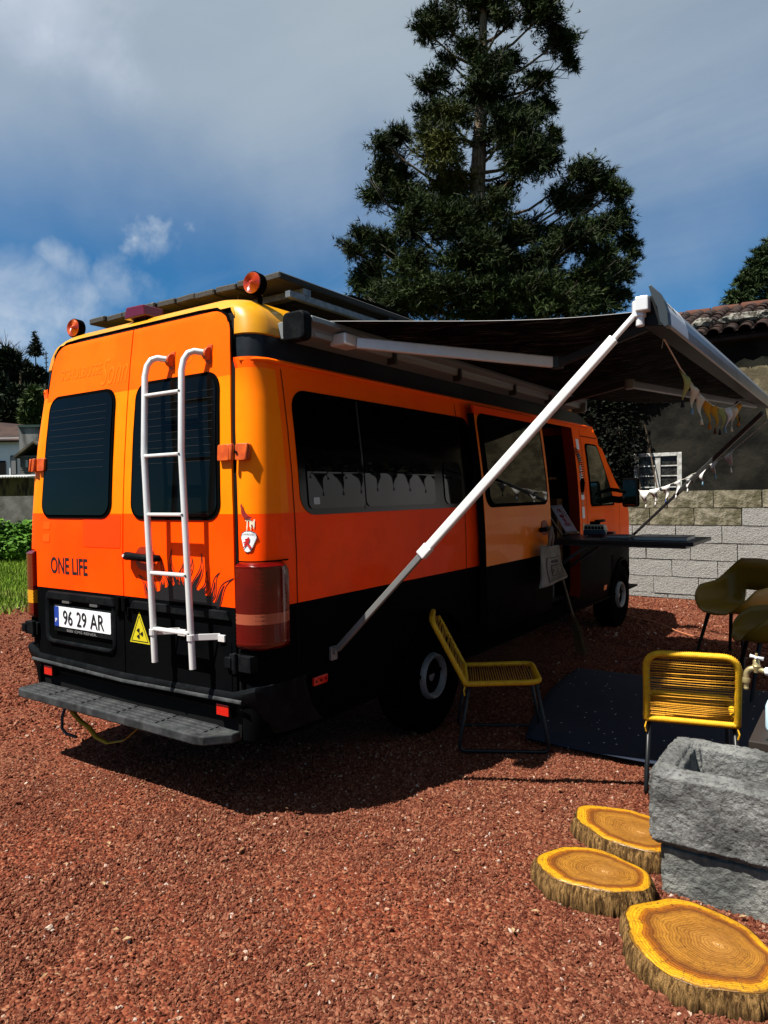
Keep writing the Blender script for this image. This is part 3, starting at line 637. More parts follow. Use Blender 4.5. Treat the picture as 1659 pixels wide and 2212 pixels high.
# ladder
lad = None
rails = [((.352,-.10,.70), (.302,-.095,1.70), (.262,-.05,2.08), (.262,-.035,2.135), (.275,-.02,2.165), (.295,.0,2.175), (.335,.045,2.168)),
         ((.622,-.10,.70), (.572,-.095,1.70), (.532,-.05,2.08), (.532,-.035,2.135), (.545,-.02,2.165), (.565,.0,2.175), (.602,.045,2.168))]
lb = thing('ladder_root', (0,0,0), None, None); bpy.data.objects.remove(lb)
for i, rl in enumerate(rails):
    b = MB(); b.tube(rl, .0155, 12)
    if i == 0: lad = b.build('ladder', ALU, van, smooth=True); 
    else: b.build('rail', ALU, lad, smooth=True)
def railpt(i, z):
    pts_ = [Vector(q) for q in rails[i][:4]]
    for a, c in zip(pts_, pts_[1:]):
        if a.z <= z <= c.z: return a+(c-a)*((z-a.z)/(c.z-a.z))
rm = None
for z in (.862, 1.13, 1.41, 1.69, 1.985):
    a, c = railpt(0, z), railpt(1, z); b = MB()
    b.beam(a+Vector((.012,0,0)), c-Vector((.012,0,0)), .030, .016); b.build('rung', ALU, lad, bevel=.005)
    b = MB(); b.lathe([(.006,0),(.005,.003)], c+Vector((0,-.015,0)), (0,-1,0), 8); b.build('rivet', DGREY, lad)
for x in (.335, .602):
    b = MB(); q = rs(x+.02, 2.165, .014)
    b.prism([(x-.0+.045*math.cos(t)*.6, 2.165+.045*math.sin(t)) for t in np.radians([90,120,150,180,210,240,270])]+[(x+.022, 2.12), (x+.022, 2.21)], rs, .014, .02)
    b.lathe([(.032,-.0),(.032,.03)], Vector((x-.012, .055, 2.165)), (1,-.15,0), 16); b.build('ladder_bracket', ORH, lad, bevel=.002)
for i, s in ((0, -1), (1, 1)):
    a = railpt(i, .845); b = MB(); b.beam(a+Vector((0,0,0)), a+Vector((.10 if i else .09, .085, 0)), .004, .03); b.beam(a+Vector((.10 if i else .09,.075,-.005)), a+Vector((.14,.078,-.005)), .012, .032)
    b.lathe([(.020,-.015),(.020,.015)], a, (0,0,1), 14); b.build('ladder_clamp', ALU, lad, bevel=.002)
# wheels with arches
for yc in (1.54, 5.58):
    ar = MB(); n_ = 24; top = []; 
    for k in range(n_+1):
        y = yc-.42+.84*k/n_; zz_ = .345+math.sqrt(max(0, .40**2-(min(abs(y-yc), .3999))**2)) if abs(y-yc) < .4 else .38
        top.append((y, min(zz_, .795)))
    ar.grid([[ss(y, z, .002) for y, z in top], [ss(y, .81, .002) for y, z in top]]); ar.grid([[ss(y, z, .002) for y, z in top], [ss(y, z, .002)-Vector((.3,0,0)) for y, z in top]])
    ar.tube([ss(y, z, .008) for y, z in top], .014, 6)
    ar.build('wheel_arch', PB, van, smooth=True)
    for s in (1, -1):
        c = Vector((s*.94, yc, .345)); A_ = Vector((s, 0, 0))
        t = MB(); t.lathe([(.21,-.22),(.33,-.21),(.35,-.18),(.352,-.05),(.345,-.015),(.325,.0),(.235,.004),(.215,-.02)], c, A_, 40); wh = t.build('wheel', RUB, van, smooth=True)
        t = MB(); t.lathe([(.215,-.06),(.222,-.002),(.214,.0),(.205,-.05),(.18,-.075),(.165,-.08)], c, A_, 40); t.build('outer_rim', RUB, wh, smooth=True)
        t = MB(); t.lathe([(.152,-.10),(.146,-.02),(.139,.008),(.130,.016),(.120,.010),(.108,-.012),(.100,-.05),(.08,-.054),(.074,-.035),(.05,-.03),(.03,-.018),(.001,-.016)], c, A_, 40)
        t.build('rim', [mat('steel_rim', (.30,.30,.29), .5, metal=.2, dirt=.6, dirtcol=(.05,.045,.04), dscale=25)], wh, smooth=True)
        t = MB()
        for k in range(6): a = k*math.pi/3; t.lathe([(.014,-.035),(.012,-.008)], c+Vector((0, .088*math.cos(a), .088*math.sin(a)))-A_*.012, A_, 6)
        t.build('wheel_bolt', DARK, wh, kind='stuff')
        t = MB()
        for k in range(10): a = k*math.pi/5; q_ = Vector((0, math.cos(a), math.sin(a))); t.lathe([(.019,-.002),(.019,.002)], c+q_*.1500+A_*-.050, q_, 10)
        t.build('rim_hole', DARK, wh, kind='stuff')
# sliding door, slid back along the body
sdm = lambda z: 0 if z < .985 else 1 if z < 1.40 else 2 if z < 2.02 else 3
SDO = .065
fs_ = lambda y, z, o: ss(y, z, o+SDO)
PMD = mat('hazy_amber_paint', (1.4,.26,.002), .34, spec=.22, coat=.2, col2=(1.45,.32,.003), scale=3, lo=.3, hi=.7)
sdr = spanpanel(rrows(.52, 2.085, 2.10, 3.30, 2.06, 3.26, .06, (.985,1.40,2.02), corners=(0,0,0,1)), 10, fs_, .01, sdm, 'sliding_door', [PB, PMD, PMD, mat('side_orange', (1.5,.11,.0005), .45, spec=.13)], van)
for y0, y1 in ((2.10, 2.06), (3.30, 3.26)):
    b = MB(); b.grid([[ss(y0+(y1-y0)*(z-.52)/1.56, z, .02), ss(y0+(y1-y0)*(z-.52)/1.56, z, SDO+.008)] for z in (.53,.8,1.2,1.6,2.0,2.03)]); b.build('door_edge', DARK, sdr)
spanpanel(rrows(1.385, 2.035, 2.11, 3.235, 2.08, 3.20, .09), 8, fs_, .014, None, 'window_seal', RUB, sdr)
spanpanel(rrows(1.41, 2.01, 2.17, 3.205, 2.14, 3.17, .07), 8, fs_, .018, None, 'window', GL, sdr)
b = MB(); b.tube([ss(3.02, 1.185, SDO+.015), ss(3.05, 1.19, SDO+.05), ss(3.12, 1.19, SDO+.06), ss(3.2, 1.19, SDO+.05), ss(3.23, 1.185, SDO+.015)], .017, 8); b.build('handle', PK, sdr, smooth='all')
b = MB(); b.prism(rrect(3.13, 1.20, .13, .12, .05, 5), lambda u, v, o: ss(u, v, o+SDO), .008, .0125); b.build('handle_recess', mat('recess_red2', (.35,.02,.004), .4), sdr)
# door opening: jambs and a dark interior
JM = mat('red_jamb', (.5,.035,.006), .4)
for y in (4.2, 3.38): b = MB(); b.grid([[ss(y, z, -.001), ss(y, z, -.10)] for z in ZL[1:11]]); b.build('door_jamb', JM, van)
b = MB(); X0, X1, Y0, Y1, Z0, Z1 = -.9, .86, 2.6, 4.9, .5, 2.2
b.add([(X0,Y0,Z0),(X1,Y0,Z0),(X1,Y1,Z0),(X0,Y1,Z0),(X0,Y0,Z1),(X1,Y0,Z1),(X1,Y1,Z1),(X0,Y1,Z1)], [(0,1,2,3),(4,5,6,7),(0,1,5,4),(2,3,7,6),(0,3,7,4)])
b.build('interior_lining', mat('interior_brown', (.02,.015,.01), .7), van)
b = MB(); b.box(.3, .80, 4.05, 4.19, .75, 1.42); b.box(.15, .75, 4.0, 4.19, 1.60, 1.62)
cab = b.build('cabinet', mat('varnished_wood', (.20,.09,.025), .45, col2=(.12,.05,.015), scale=8, stretch=(1,1,8)), van)
for (u, v, w2, h2, m_) in ((.66,1.28,.08,.08,YEL), (.50,1.33,.04,.05,WHITE), (.42,1.30,.04,.06,WHITE), (.55,1.17,.05,.05,REDR)):
    b = MB(); b.box(u-w2/2, u+w2/2, 4.045, 4.049, v-h2/2, v+h2/2); b.build('cabinet_sticker', m_, cab)
# front door details
spanpanel(rrows(1.335, 1.95, 4.52, 5.32, 4.50, 4.86, .05), 6, lambda y, z, o: ss(y, z, o+.002), .005, None, 'window_seal', RUB, van)
fd = spanpanel(rrows(1.35, 1.935, 4.54, 5.25, 4.52, 4.83, .05), 6, lambda y, z, o: ss(y, z, o+.004), .008, None, 'front_window', GLC, van)
for G_ in ([[ss(4.40, z, .003), ss(4.406, z, .003)] for z in ZL[2:11]], [[ss(y, 2.02, .003), ss(y, 2.012, .003)] for y in (4.41,4.6,4.8,4.9)], [[ss(5.50, z, .003), ss(5.506, z, .003)] for z in (.6,.8,.985,1.2,1.33)]):
    b = MB(); b.grid(G_); b.build('front_door_gap', DARK, van)
b = MB(); b.add([(-.80,4.93,2.06),(.80,4.93,2.06),(.86,5.68,1.40),(-.86,5.68,1.40)], [(0,1,2,3)]); b.build('windscreen', GL, van)
b = MB(); b.tube([ss(4.62, 1.19, .01), ss(4.65,1.19,.04), ss(4.8,1.19,.04), ss(4.83,1.19,.01)], .014, 8); b.build('handle', PK, van, smooth='all')
for k, (z, h2, w2, m_) in enumerate(((1.93,.10,.05,WHITE),(1.80,.09,.05,mat('print_grey', (.25,.25,.23), .5)),(1.70,.06,.04,WHITE),(1.61,.10,.05,WHITE),(1.49,.08,.045,BLACKI),(1.43,.05,.055,WHITE),(1.37,.04,.03,mat('pink_print', (.7,.3,.2), .5)),(1.285,.11,.045,WHITE),(1.17,.03,.04,mat('cream_print', (.6,.5,.3), .5)),(1.13,.03,.04,mat('cream_print', (.6,.5,.3), .5)))):
    b = MB(); b.prism(rrect(4.30, z, w2*1.5, h2, .01, 2), lambda u, v, o: ss(u, v, o), .002, .0035); b.build('door_sticker', m_, van)
b = MB(); b.tube([ss(5.15, 1.50, 0), (1.04, 5.14, 1.49), (1.12, 5.15, 1.47)], .02, 8); b.tube([ss(5.2, 1.40, 0), (1.05, 5.16, 1.39), (1.12, 5.15, 1.40)], .035, 8)
mr = b.build('mirror', RUB, van, smooth='all')
b = MB(); fm = lambda u, v, o: Vector((u, 5.14+o-.12*(u-1.16), v)); b.prism(rrect(1.165, 1.465, .165, .30, .03, 4), fm, 0, .07); b.build('mirror_housing', RUB, mr, bevel=.008)
b = MB(); b.prism(rrect(1.160, 1.465, .13, .26, .02, 4), fm, -.004, -.001); b.build('mirror_glass', mat('mirror_silver', (.35,.38,.4), .03, metal=1), mr)
# roof platform of planks
WOOD = mat('weathered_dark_wood', (.06,.054,.046), .85, col2=(.20,.185,.155), scale=9, lo=.42, hi=.72, bump=.5, bscale=26, stretch=(9,1,9))
def endgrain():
    mt = bpy.data.materials.new('plank_wood'); mt.use_nodes = True; t = mt.node_tree; b_ = t.nodes['Principled BSDF']; g = N(t)
    co = g.n('ShaderNodeTexCoord').outputs['Object']; oi = g.n('ShaderNodeObjectInfo').outputs['Random']
    s_ = g.n('ShaderNodeSeparateXYZ', None, _0=co)
    xx = s_.outputs[0]; zq = g.math('ADD', s_.outputs[2], g.math('ADD', .03, g.math('MULTIPLY', oi, .05)))
    rr = g.math('SQRT', g.math('ADD', g.math('MULTIPLY', xx, xx), g.math('MULTIPLY', g.math('MULTIPLY', zq, zq), 2.5)))
    nz = g.n('ShaderNodeTexNoise', None, Vector=co, Scale=22.0, Detail=5, Roughness=.7).outputs[0]
    ring = g.math('SINE', g.math('ADD', g.math('MULTIPLY', rr, 620.0), g.math('MULTIPLY', nz, 9.0)))
    cst = g.n('ShaderNodeMapping', None, Vector=co, Scale=(26, .9, 26)).outputs[0]
    grain = g.n('ShaderNodeTexNoise', None, Vector=cst, Scale=2.0, Detail=6, Roughness=.7).outputs[0]
    gy_ = g.n('ShaderNodeSeparateXYZ', None, _0=g.n('ShaderNodeNewGeometry').outputs['Normal']).outputs[1]
    isend = g.math('GREATER_THAN', g.math('ABSOLUTE', gy_), .7)
    c1 = g.mix(g.sstep(grain, .38, .68), (.002,.0019,.0018), (.024,.023,.021)); c2 = g.mix(g.sstep(ring, -.1, .5), (.002,.0018,.0014), (.034,.029,.021))
    c2 = g.mix(g.sstep(nz, .56, .66), c2, (.14,.145,.13))
    t.links.new(g.mix(isend, c1, c2), b_.inputs['Base Color']); b_.inputs['Roughness'].default_value = .85
    t.links.new(g.n('ShaderNodeBump', None, Strength=.6, Distance=.006, Height=grain).outputs[0], b_.inputs['Normal']); return mt
PW = endgrain()
b = MB(); b.tube([(.78,.42,2.50),(.78,4.1,2.50)], .022, 4); plat = b.build('roof_platform', GALV, van)
b = MB(); b.tube([(-.78,.42,2.50),(-.78,4.1,2.50)], .022, 4); b.build('side_rail', GALV, plat)
random.seed(3)
for i in range(10):
    x0 = -.86+i*.1615; wd = .153; b = MB(); n_ = 12
    for L0, L1 in (((.40+random.uniform(-.012,.012)), 2.42), (2.428, 4.25)):
        hh = random.uniform(-.004,.006); P = []
        bb = MB(); M_ = Matrix.Translation((x0+wd/2, 0, 2.60+hh))
        bb.box(-wd/2, wd/2, L0, L1, 0, .036); 
        o = bb.build('plank', PW, plat, bevel=.006, seg=1); o.location = (x0+wd/2, 0, 2.580+hh); o.rotation_euler = (0, random.uniform(-.03,.03), random.uniform(-.002,.002))
for y in (.62, 1.42, 2.22, 3.02, 3.82):
    b = MB(); b.box(-.84, .74, y-.03, y+.03, 2.540, 2.576); b.build('crossbar', GALV if y < 1 else DGREY, plat, bevel=.003)
for k in range(8):
    b = MB(); x = -.70+.175*k; b.tube([(x,.50,2.582),(x+.004,.50,2.535-.008*(k % 3))], .005, 6); b.build('screw', mat('brass_screw', (.35,.26,.10), .4, metal=.7), plat)
b = MB(); b.box(.60,.62,1.24,1.26,2.50,2.56); b.build('strap_end', mat('cream_strap', (.6,.5,.3), .7), plat)
for y0, y1 in ((1.05,1.75), (2.0,2.7)):
    b = MB(); b.tube([(.66,y0,2.63),(.66,y0+.06,2.655),(.66,(y0+y1)/2,2.66),(.66,y1-.06,2.655),(.66,y1,2.63)], .014, 8); b.build('rubber_pad', RUB, plat, smooth='all')
# ------------------------------------------------------------------ awning
aw = thing('awning', (1.0, 2.1, 2.2), 'dark grey roll-out awning with white support legs fixed along the van side', 'awning')
b = MB(); pf = [(.845,2.31),(1.02,2.335),(1.07,2.315),(1.075,2.29),(1.03,2.275),(1.02,2.235),(.87,2.232)]
b.prism(pf, lambda u, v, o: Vector((u, o, v)), .26, 4.06); b.build('case', GREYP, aw, bevel=.004)
b = MB(); b.prism(rrect(1.005, 2.268, .135, .135, .03, 4), lambda u, v, o: Vector((u, o, v)), .20, .258); b.build('end_cap', PK, aw, bevel=.01)
b = MB(); b.prism(rrect(1.005, 2.268, .135, .135, .03, 4), lambda u, v, o: Vector((u, o, v)), 4.062, 4.11); b.build('end_cap', GREYP, aw, bevel=.01)
b = MB(); b.box(1.021, 1.026, .33, 4.0, 2.238, 2.270); b.build('arm_channel', mat('pale_channel', (.36,.38,.36), .5), aw)
for y in (1.0, 1.75, 2.6, 3.3):
    b = MB(); b.box(.99, 1.045, y-.012, y+.012, 2.20, 2.29); b.build('arm_rest', DGREY, aw, bevel=.003)
b = MB(); b.box(1.0, 1.10, .47, .60, 2.215, 2.275); b.build('arm_joint', ALU, aw, bevel=.01)
b = MB(); b.prism([(0,0),(.03,0),(.03,.004),(0,.004)], lambda u, v, o: Vector((1.0765, .34+u, 2.24+v+o)), 0, .02)
AF = bpy.data.materials.new('awning_fabric'); AF.use_nodes = True; t = AF.node_tree; bb = t.nodes['Principled BSDF']; g = N(t)
co = g.n('ShaderNodeTexCoord').outputs['Object']
wv = g.n('ShaderNodeTexNoise', None, Vector=g.n('ShaderNodeMapping', None, Vector=co, Scale=(1.6,.7,1)).outputs[0], Scale=1.6, Detail=2).outputs['Color']
wco = g.n('ShaderNodeVectorMath', {'operation': 'ADD'}, _0=co, _1=g.n('ShaderNodeVectorMath', {'operation': 'SCALE'}, _0=wv, Scale=.35).outputs[0]).outputs[0]
st_ = g.n('ShaderNodeTexNoise', None, Vector=g.n('ShaderNodeMapping', None, Vector=wco, Rotation=(0,0,.35), Scale=(3.0,46,1)).outputs[0], Scale=1.5, Detail=5, Roughness=.75).outputs[0]
t.links.new(g.mix(g.sstep(st_, .54, .68), (.0012,.0014,.0016), (.13,.132,.14)), bb.inputs['Base Color']); bb.inputs['IOR'].default_value = 1.12; bb.inputs['Roughness'].default_value = .6; bb.inputs['Specular IOR Level'].default_value = .07  # pale wavy streaks are reflections painted into the fabric colour
t.links.new(g.n('ShaderNodeBump', None, Strength=.35, Distance=.01, Height=st_).outputs[0], bb.inputs['Normal'])
def fab(u, v):
    y = .42+.39*u+3.67*v; x = 1.04+(2.43-1.04)*u; z = 2.324-(.080)*u-.040*math.sin(math.pi*u)*(1-.2*math.cos(6.28*v)) + .010*math.sin(u*5)*math.cos(v*9)
    return (x, y, z)
b = MB(); b.grid([[fab(i/24, j/40) for i in range(25)] for j in range(41)]); o = b.build('fabric', AF, aw, smooth='all')
b = MB(); b.tube([fab(i/24, 0) for i in range(25)], .0016, 5); b.build('fabric_hem', mat('hem_grey', (.38,.38,.38), .6), aw)
RG = mat('rail_grey', (.38,.39,.39), .35, metal=.35, dirt=.55, dirtcol=(.12,.12,.12), dscale=5, stretch=(1,1,.4))
face = [(2.522,2.236),(2.546,2.212),(2.566,2.176),(2.578,2.136),(2.582,2.092)]
b = MB(); b.prism(face+[(u-.010, v-.004) for u, v in face[::-1]], lambda u, v, o: Vector((u-.068, o, v+.064)), .765, 4.50); b.build('lead_rail', RG, aw, bevel=.001)
b = MB(); b.prism([(2.571,2.088),(2.566,2.130),(2.554,2.168),(2.534,2.202),(2.512,2.222),(2.49,2.215),(2.475,2.16),(2.475,2.105)], lambda u, v, o: Vector((u-.068, o, v+.064)), .768, 4.495); b.build('rail_underside', mat('dark_rail', (.008,.009,.010), .5, spec=.2), aw, bevel=.003)
b = MB(); fc = [(2.512,2.252),(2.520,2.256),(2.552,2.222),(2.573,2.182),(2.586,2.136),(2.590,2.084)]
b.prism(fc+[(2.575,2.076),(2.556,2.10),(2.545,2.16),(2.525,2.205)], lambda u, v, o: Vector((u-.068, o, v+.064)), .735, .785); b.build('rail_cap', mat('blue_black_cap', (.035,.048,.058), .4), aw, bevel=.003)
def rtf(u, v, o=0):
    t_ = v*4; k = min(int(t_), 3); f = t_-k; P = face[::-1]; a, c = P[k], P[k+1]; x = a[0]+(c[0]-a[0])*f-.068; z = a[1]+(c[1]-a[1])*f+.064; n_ = Vector((c[1]-a[1], 0, -(c[0]-a[0]))).normalized(); return Vector((x, u, z))+n_*(.0015+o)
b = MB(); b.grid([[rtf(u, v) for u in (.79,.91,1.03,1.15)] for v in (.02,.25,.5,.75,.98)]); b.build('rail_sticker', WHITE, aw, smooth='all')
put_text('THULE', rtf, .84, .50, .15, .30, 'rail_lettering', BLACKI, aw, off=.001, bold=.03)
put_text('Omnistor', rtf, 1.01, .50, .10, .20, 'rail_lettering', mat('grey_print', (.12,.12,.14), .5), aw, off=.001)
b = MB(); b.box(2.395, 2.447, .715, .765, 2.216, 2.276); b.tube([(2.402,.755,2.196),(2.402,.755,2.266)], .028, 12); b.tube([(2.407,.75,2.160),(2.407,.75,2.216)], .018, 10); b.build('leg_joint', ALU, aw, bevel=.008)
e0, s0 = Vector((1.90,1.157,2.13)), Vector((1.10,.56,2.235))
b = MB(); b.beam(s0, e0, .028, .055); b.build('arm', ALU, aw, bevel=.006)
b = MB(); b.lathe([(.03,-.03),(.03,.03)], e0, (0,0,1), 14); b.beam(e0+Vector((0,0,-.005)), (2.40,.90,2.19), .022, .04); b.build('forearm', DGREY, aw, bevel=.004)
e1 = at(1360, 830, 'z', 2.15)
b = MB(); b.lathe([(.03,-.03),(.03,.03)], e1, (0,0,1), 14); b.beam(e1, (2.42,4.2,2.16), .028, .045); b.build('arm', ALD, aw, bevel=.004)
b = MB(); b.beam((1.06,3.5,2.235), e1+Vector((0,0,.01)), .022, .04); b.build('forearm', DGREY, aw)
# near leg: white telescopic
l0, l1 = Vector((.985,.49,.705)), Vector((2.392,.742,2.212)); d = (l1-l0); mid = l0+d*.335; upn = Vector((0,1,0))
b = MB(); b.beam(l0+d*.01, mid+d*.05, .030, .024, upn); b.build('leg', ALD, aw, bevel=.004)
b = MB(); b.beam(mid, l1-d*.06, .040, .034, upn); b.beam(l1-d*.07, l1, .022, .022, upn); leg2 = b.build('leg', ALU, aw, bevel=.006)
b = MB(); b.beam(mid-d*.008, mid+d*.022, .047, .042, upn); b.build('leg_clamp', ALU, aw, bevel=.004)
b = MB(); b.prism(rrect(.49, .70, .05, .07, .008, 2), lambda u, v, o: ss(u, v, o), .002, .018); b.lathe([(.012,0),(.012,.02)], l0+Vector((-.01,0,0)), (1,0,0), 10); b.build('leg_bracket', ALD, aw, bevel=.003)
f0 = at(1340, 1182, 'x', .98); f1 = Vector((2.47, 4.25, 2.10)); d = f1-f0
b = MB(); b.beam(f0, f0+d*.6, .026, .022, upn); b.build('leg', DGREY, aw, bevel=.004)
b = MB(); b.beam(f0+d*.45, f1, .038, .032, upn); b.tube([f0+d*.56+Vector((-.03,0,0)), f0+d*.56+Vector((.03,0,.01))], .027, 10); b.build('leg', mat('grey_leg', (.12,.125,.125), .45, metal=.3), aw, bevel=.005)
# ------------------------------------------------------------------ folding table at the door and what is on it
TB = mat('black_table', (.012,.013,.015), .4, spec=.4)
tb = thing('folding_table', (1.4, 3.7, 1.07), 'long black folding shelf table braced on the van beside the open sliding door', 'table')
b = MB(); b.box(.98, 2.12, 3.30, 4.02, 1.068, 1.096); b.build('table_top', TB, tb, bevel=.004)
b = MB(); b.box(1.02, 2.06, 3.34, 3.98, 1.045, 1.0675); b.build('table_frame', DGREY, tb)
for y in (3.42, 3.90):
    b = MB(); b.beam((.98,y,.82), (1.30,y,1.05), .025, .03, (0,1,0)); b.build('brace', mat('brace_grey', (.09,.09,.095), .4, metal=.3), tb, bevel=.002)
b = MB(); b.tube([(.99,3.43,.60),(.99,3.43,1.05)], .012, 8); b.build('upright', DGREY, tb)
CV = mat('dark_cover', (.05,.055,.06), .35); PG = mat('paper', (.5,.5,.48), .7); CV2 = mat('slate_cover', (.10,.12,.15), .3)
def book(x0, x1, y0, y1, z0, th, cover, label, rz=0):
    t = thing('book', ((x0+x1)/2, (y0+y1)/2, z0), label, 'book', None, rz); w2, d2 = (x1-x0)/2, (y1-y0)/2
    for nm, z_, h_, mm, e in (('cover', 0, .004, cover, 0), ('cover', th-.004, .004, cover, 0), ('pages', .0045, th-.009, PG, .005)):
        b = MB(); b.box(-w2+e, w2-e, -d2+e, d2-e, z_, z_+h_); o = b.build(nm, mm, None, bevel=.001); parent(o, t, True)
    return t
book(1.66, 2.06, 3.40, 3.70, 1.0965, .032, CV2, 'large thick slate grey book lying at the outer end of the black table')
book(1.42, 1.66, 3.36, 3.62, 1.0965, .012, CV2, 'thin open magazine lying between the toy bus and the thick book', -.12)
book(1.44, 1.62, 3.42, 3.60, 1.109, .022, CV, 'small dark book lying on top of the thin magazine', .05)
fr = thing('picture_frame', (.96, 3.45, 1.10), 'white framed picture of red flowers leaning back at the open van door', 'picture')
o_ = at(1215, 1153, 'y', 3.45); A = {k: at(px, py, 'y', yy) for k, px, py, yy in (('tl', 1190, 1095, 3.60), ('tr', 1218, 1092, 3.60), ('bl', 1223, 1151, 3.45), ('br', 1248, 1149, 3.45))}
O = A['bl']; U = (A['br']-A['bl']); Vv = (A['tl']-A['bl']); Wn = U.cross(Vv).normalized(); Wn = Wn if Wn.y < 0 else -Wn
ffm = lambda u, v, o: O+U*u+Vv*v+Wn*o
b = MB(); b.prism([(0,0),(1,0),(1,1),(0,1)], ffm, 0, .004); b.build('print_sheet', WHITE, fr)
for q in (((0,0),(1,0),(1,.07),(0,.07)), ((0,.93),(1,.93),(1,1),(0,1)), ((0,.07),(.13,.07),(.13,.93),(0,.93)), ((.87,.07),(1,.07),(1,.93),(.87,.93))):
    b = MB(); b.prism(q, ffm, -.01, .018); b.build('frame_bar', mat('white_frame', (.62,.63,.64), .4), fr, bevel=.001)
b = MB(); random.seed(5)
for k in range(16):
    u, v = random.uniform(.35,.68), random.uniform(.55,.88); a = random.uniform(0,6); r = random.uniform(.03,.055)
    b.add([ffm(u+r*1.5*math.cos(a+t), v+r*.8*math.sin(a+t), .005) for t in (0,1.1,2.3,3.4,4.6)], [(0,1,2,3,4)])
for k in range(6): b.add([ffm(.5+(k-3)*.03, .6, .0046), ffm(.515+(k-3)*.03, .6, .0046), ffm(.50, .2, .0046), ffm(.49, .2, .0046)], [(0,1,2,3)])
b.build('flower_print', RED, fr)
put_text('THE', ffm, .34, .38, .30, .12, 'print_lettering', RED, fr, off=.006, bold=.03)
put_text('GOKSO!', ffm, .26, .22, .50, .13, 'print_lettering', RED, fr, off=.006, bold=.03)
b = MB(); b.beam(O+Wn*.012-U*.05+Vector((0,0,-.012)), O+U*1.1+Wn*.012+Vector((0,0,-.012)), .05, .012); b.build('ledge', mat('pale_wood', (.42,.26,.12), .5), fr)
b = MB(); b.beam(O-Wn*.015-U*.4-Vector((0,0,.01)), O-Wn*.015-U*.7+Vv*.9, .012, .018); b.build('easel_strut', mat('pale_wood2', (.42,.26,.12), .5), fr)
# toy bus
bus = thing('toy_bus', (1.24, 3.80, 1.097), 'small blue and cream toy camper bus with luggage on its roof', 'toy bus')
BB = mat('toy_teal', (.02,.10,.16), .3, coat=.4); BC = mat('toy_cream', (.60,.55,.42), .35); 
def bf(u, v, o): return Vector((1.15+u*.185, 3.74+o, 1.102+v*.105))
b = MB(); b.prism([(0,.02),(1,.02),(1.02,.15),(1.0,.47),(0,.47),(-.02,.2)], bf, 0, .09); b.build('lower_body', BB, bus, bevel=.006)
b = MB(); b.prism([(0,.475),(1.0,.475),(.95,.82),(.88,.93),(.08,.93),(.03,.82)], bf, .003, .087); b.build('upper_body', BC, bus, bevel=.006)
for k in range(6): b = MB(); b.prism(rrect(.14+k*.148, .67, .11, .24, .03, 2), bf, -.0005, .003); b.build('window', DARK, bus)
for u in (.2, .8):
    b = MB(); b.lathe([(.016,-.004),(.016,.012)], bf(u, .03, 0), (0,-1,0), 14); wl = b.build('wheel', RUB, bus); b = MB(); b.lathe([(.008,.012),(.008,.014)], bf(u, .03, 0), (0,-1,0), 12); b.build('hub', BC, wl)
b = MB(); b.tube([bf(.25,1.05,.045), bf(.7,1.05,.045)], .014, 8); b.build('roof_luggage', RUB, bus, smooth='all', bevel=.003)
tt = thing('toy_trailer', (1.37, 3.8, 1.097), 'tiny red toy trailer parked right of the toy bus', 'toy trailer')
b = MB(); b.prism([(1.06,.08),(1.40,.08),(1.38,.36),(1.08,.38)], bf, .01, .07); tt_ = b.build('trailer_body', mat('toy_red', (.30,.02,.015), .4), tt, bevel=.004)
b = MB(); b.lathe([(.010,-.002),(.010,.008)], bf(1.22,.04,.01), (0,-1,0), 10); b.build('wheel', RUB, tt)
tg = MB(); random.seed(9); tg.tube([(1.27+.055*math.cos(k*1.7)+.02*random.random(), 3.68+.03*math.sin(k*2.3), 1.102+.010*random.random()+.003*(k % 3)) for k in range(22)], .004, 5)
tag(tg.build('yarn', mat('maroon_yarn', (.12,.012,.012), .8), smooth='all'), 'small tangle of dark red cord lying in front of the toy bus', 'cord')
# coiled hose hanging at the door pillar
cp = []; 
ctl = [at(px, py, 'y', yy) for px, py, yy in ((1213,1000,4.3),(1222,975,4.28),(1232,966,4.25),(1244,972,4.22),(1252,990,4.18),(1256,1010,4.15),(1258,1032,4.12))]
for k in range(260):
    t_ = k/259*(len(ctl)-1); i = min(int(t_), len(ctl)-2); f = t_-i; c = ctl[i].lerp(ctl[i+1], f); dd = (ctl[i+1]-ctl[i]).normalized(); o1 = dd.cross(Vector((0,1,0))).normalized(); o2 = dd.cross(o1); a = k*.62
    cp.append(c+(o1*math.cos(a)+o2*math.sin(a))*.016)
b = MB(); b.tube(cp, .0035, 5); tag(b.build('coiled_cord', mat('gloss_black', (.02,.02,.02), .15, spec=.8), smooth='all'), 'black coiled cord arching across the dark open van doorway', 'cord')
b = MB(); c = at(1258, 1040, 'y', 4.10); b.lathe([(.012,0),(.018,.02),(.022,.09),(.014,.13)], c-Vector((0,0,.10)), (0,0,1), 12); tag(b.build('shower_head', RUB, smooth=True), 'black hand shower hanging from the end of the coiled cord', 'hand shower')
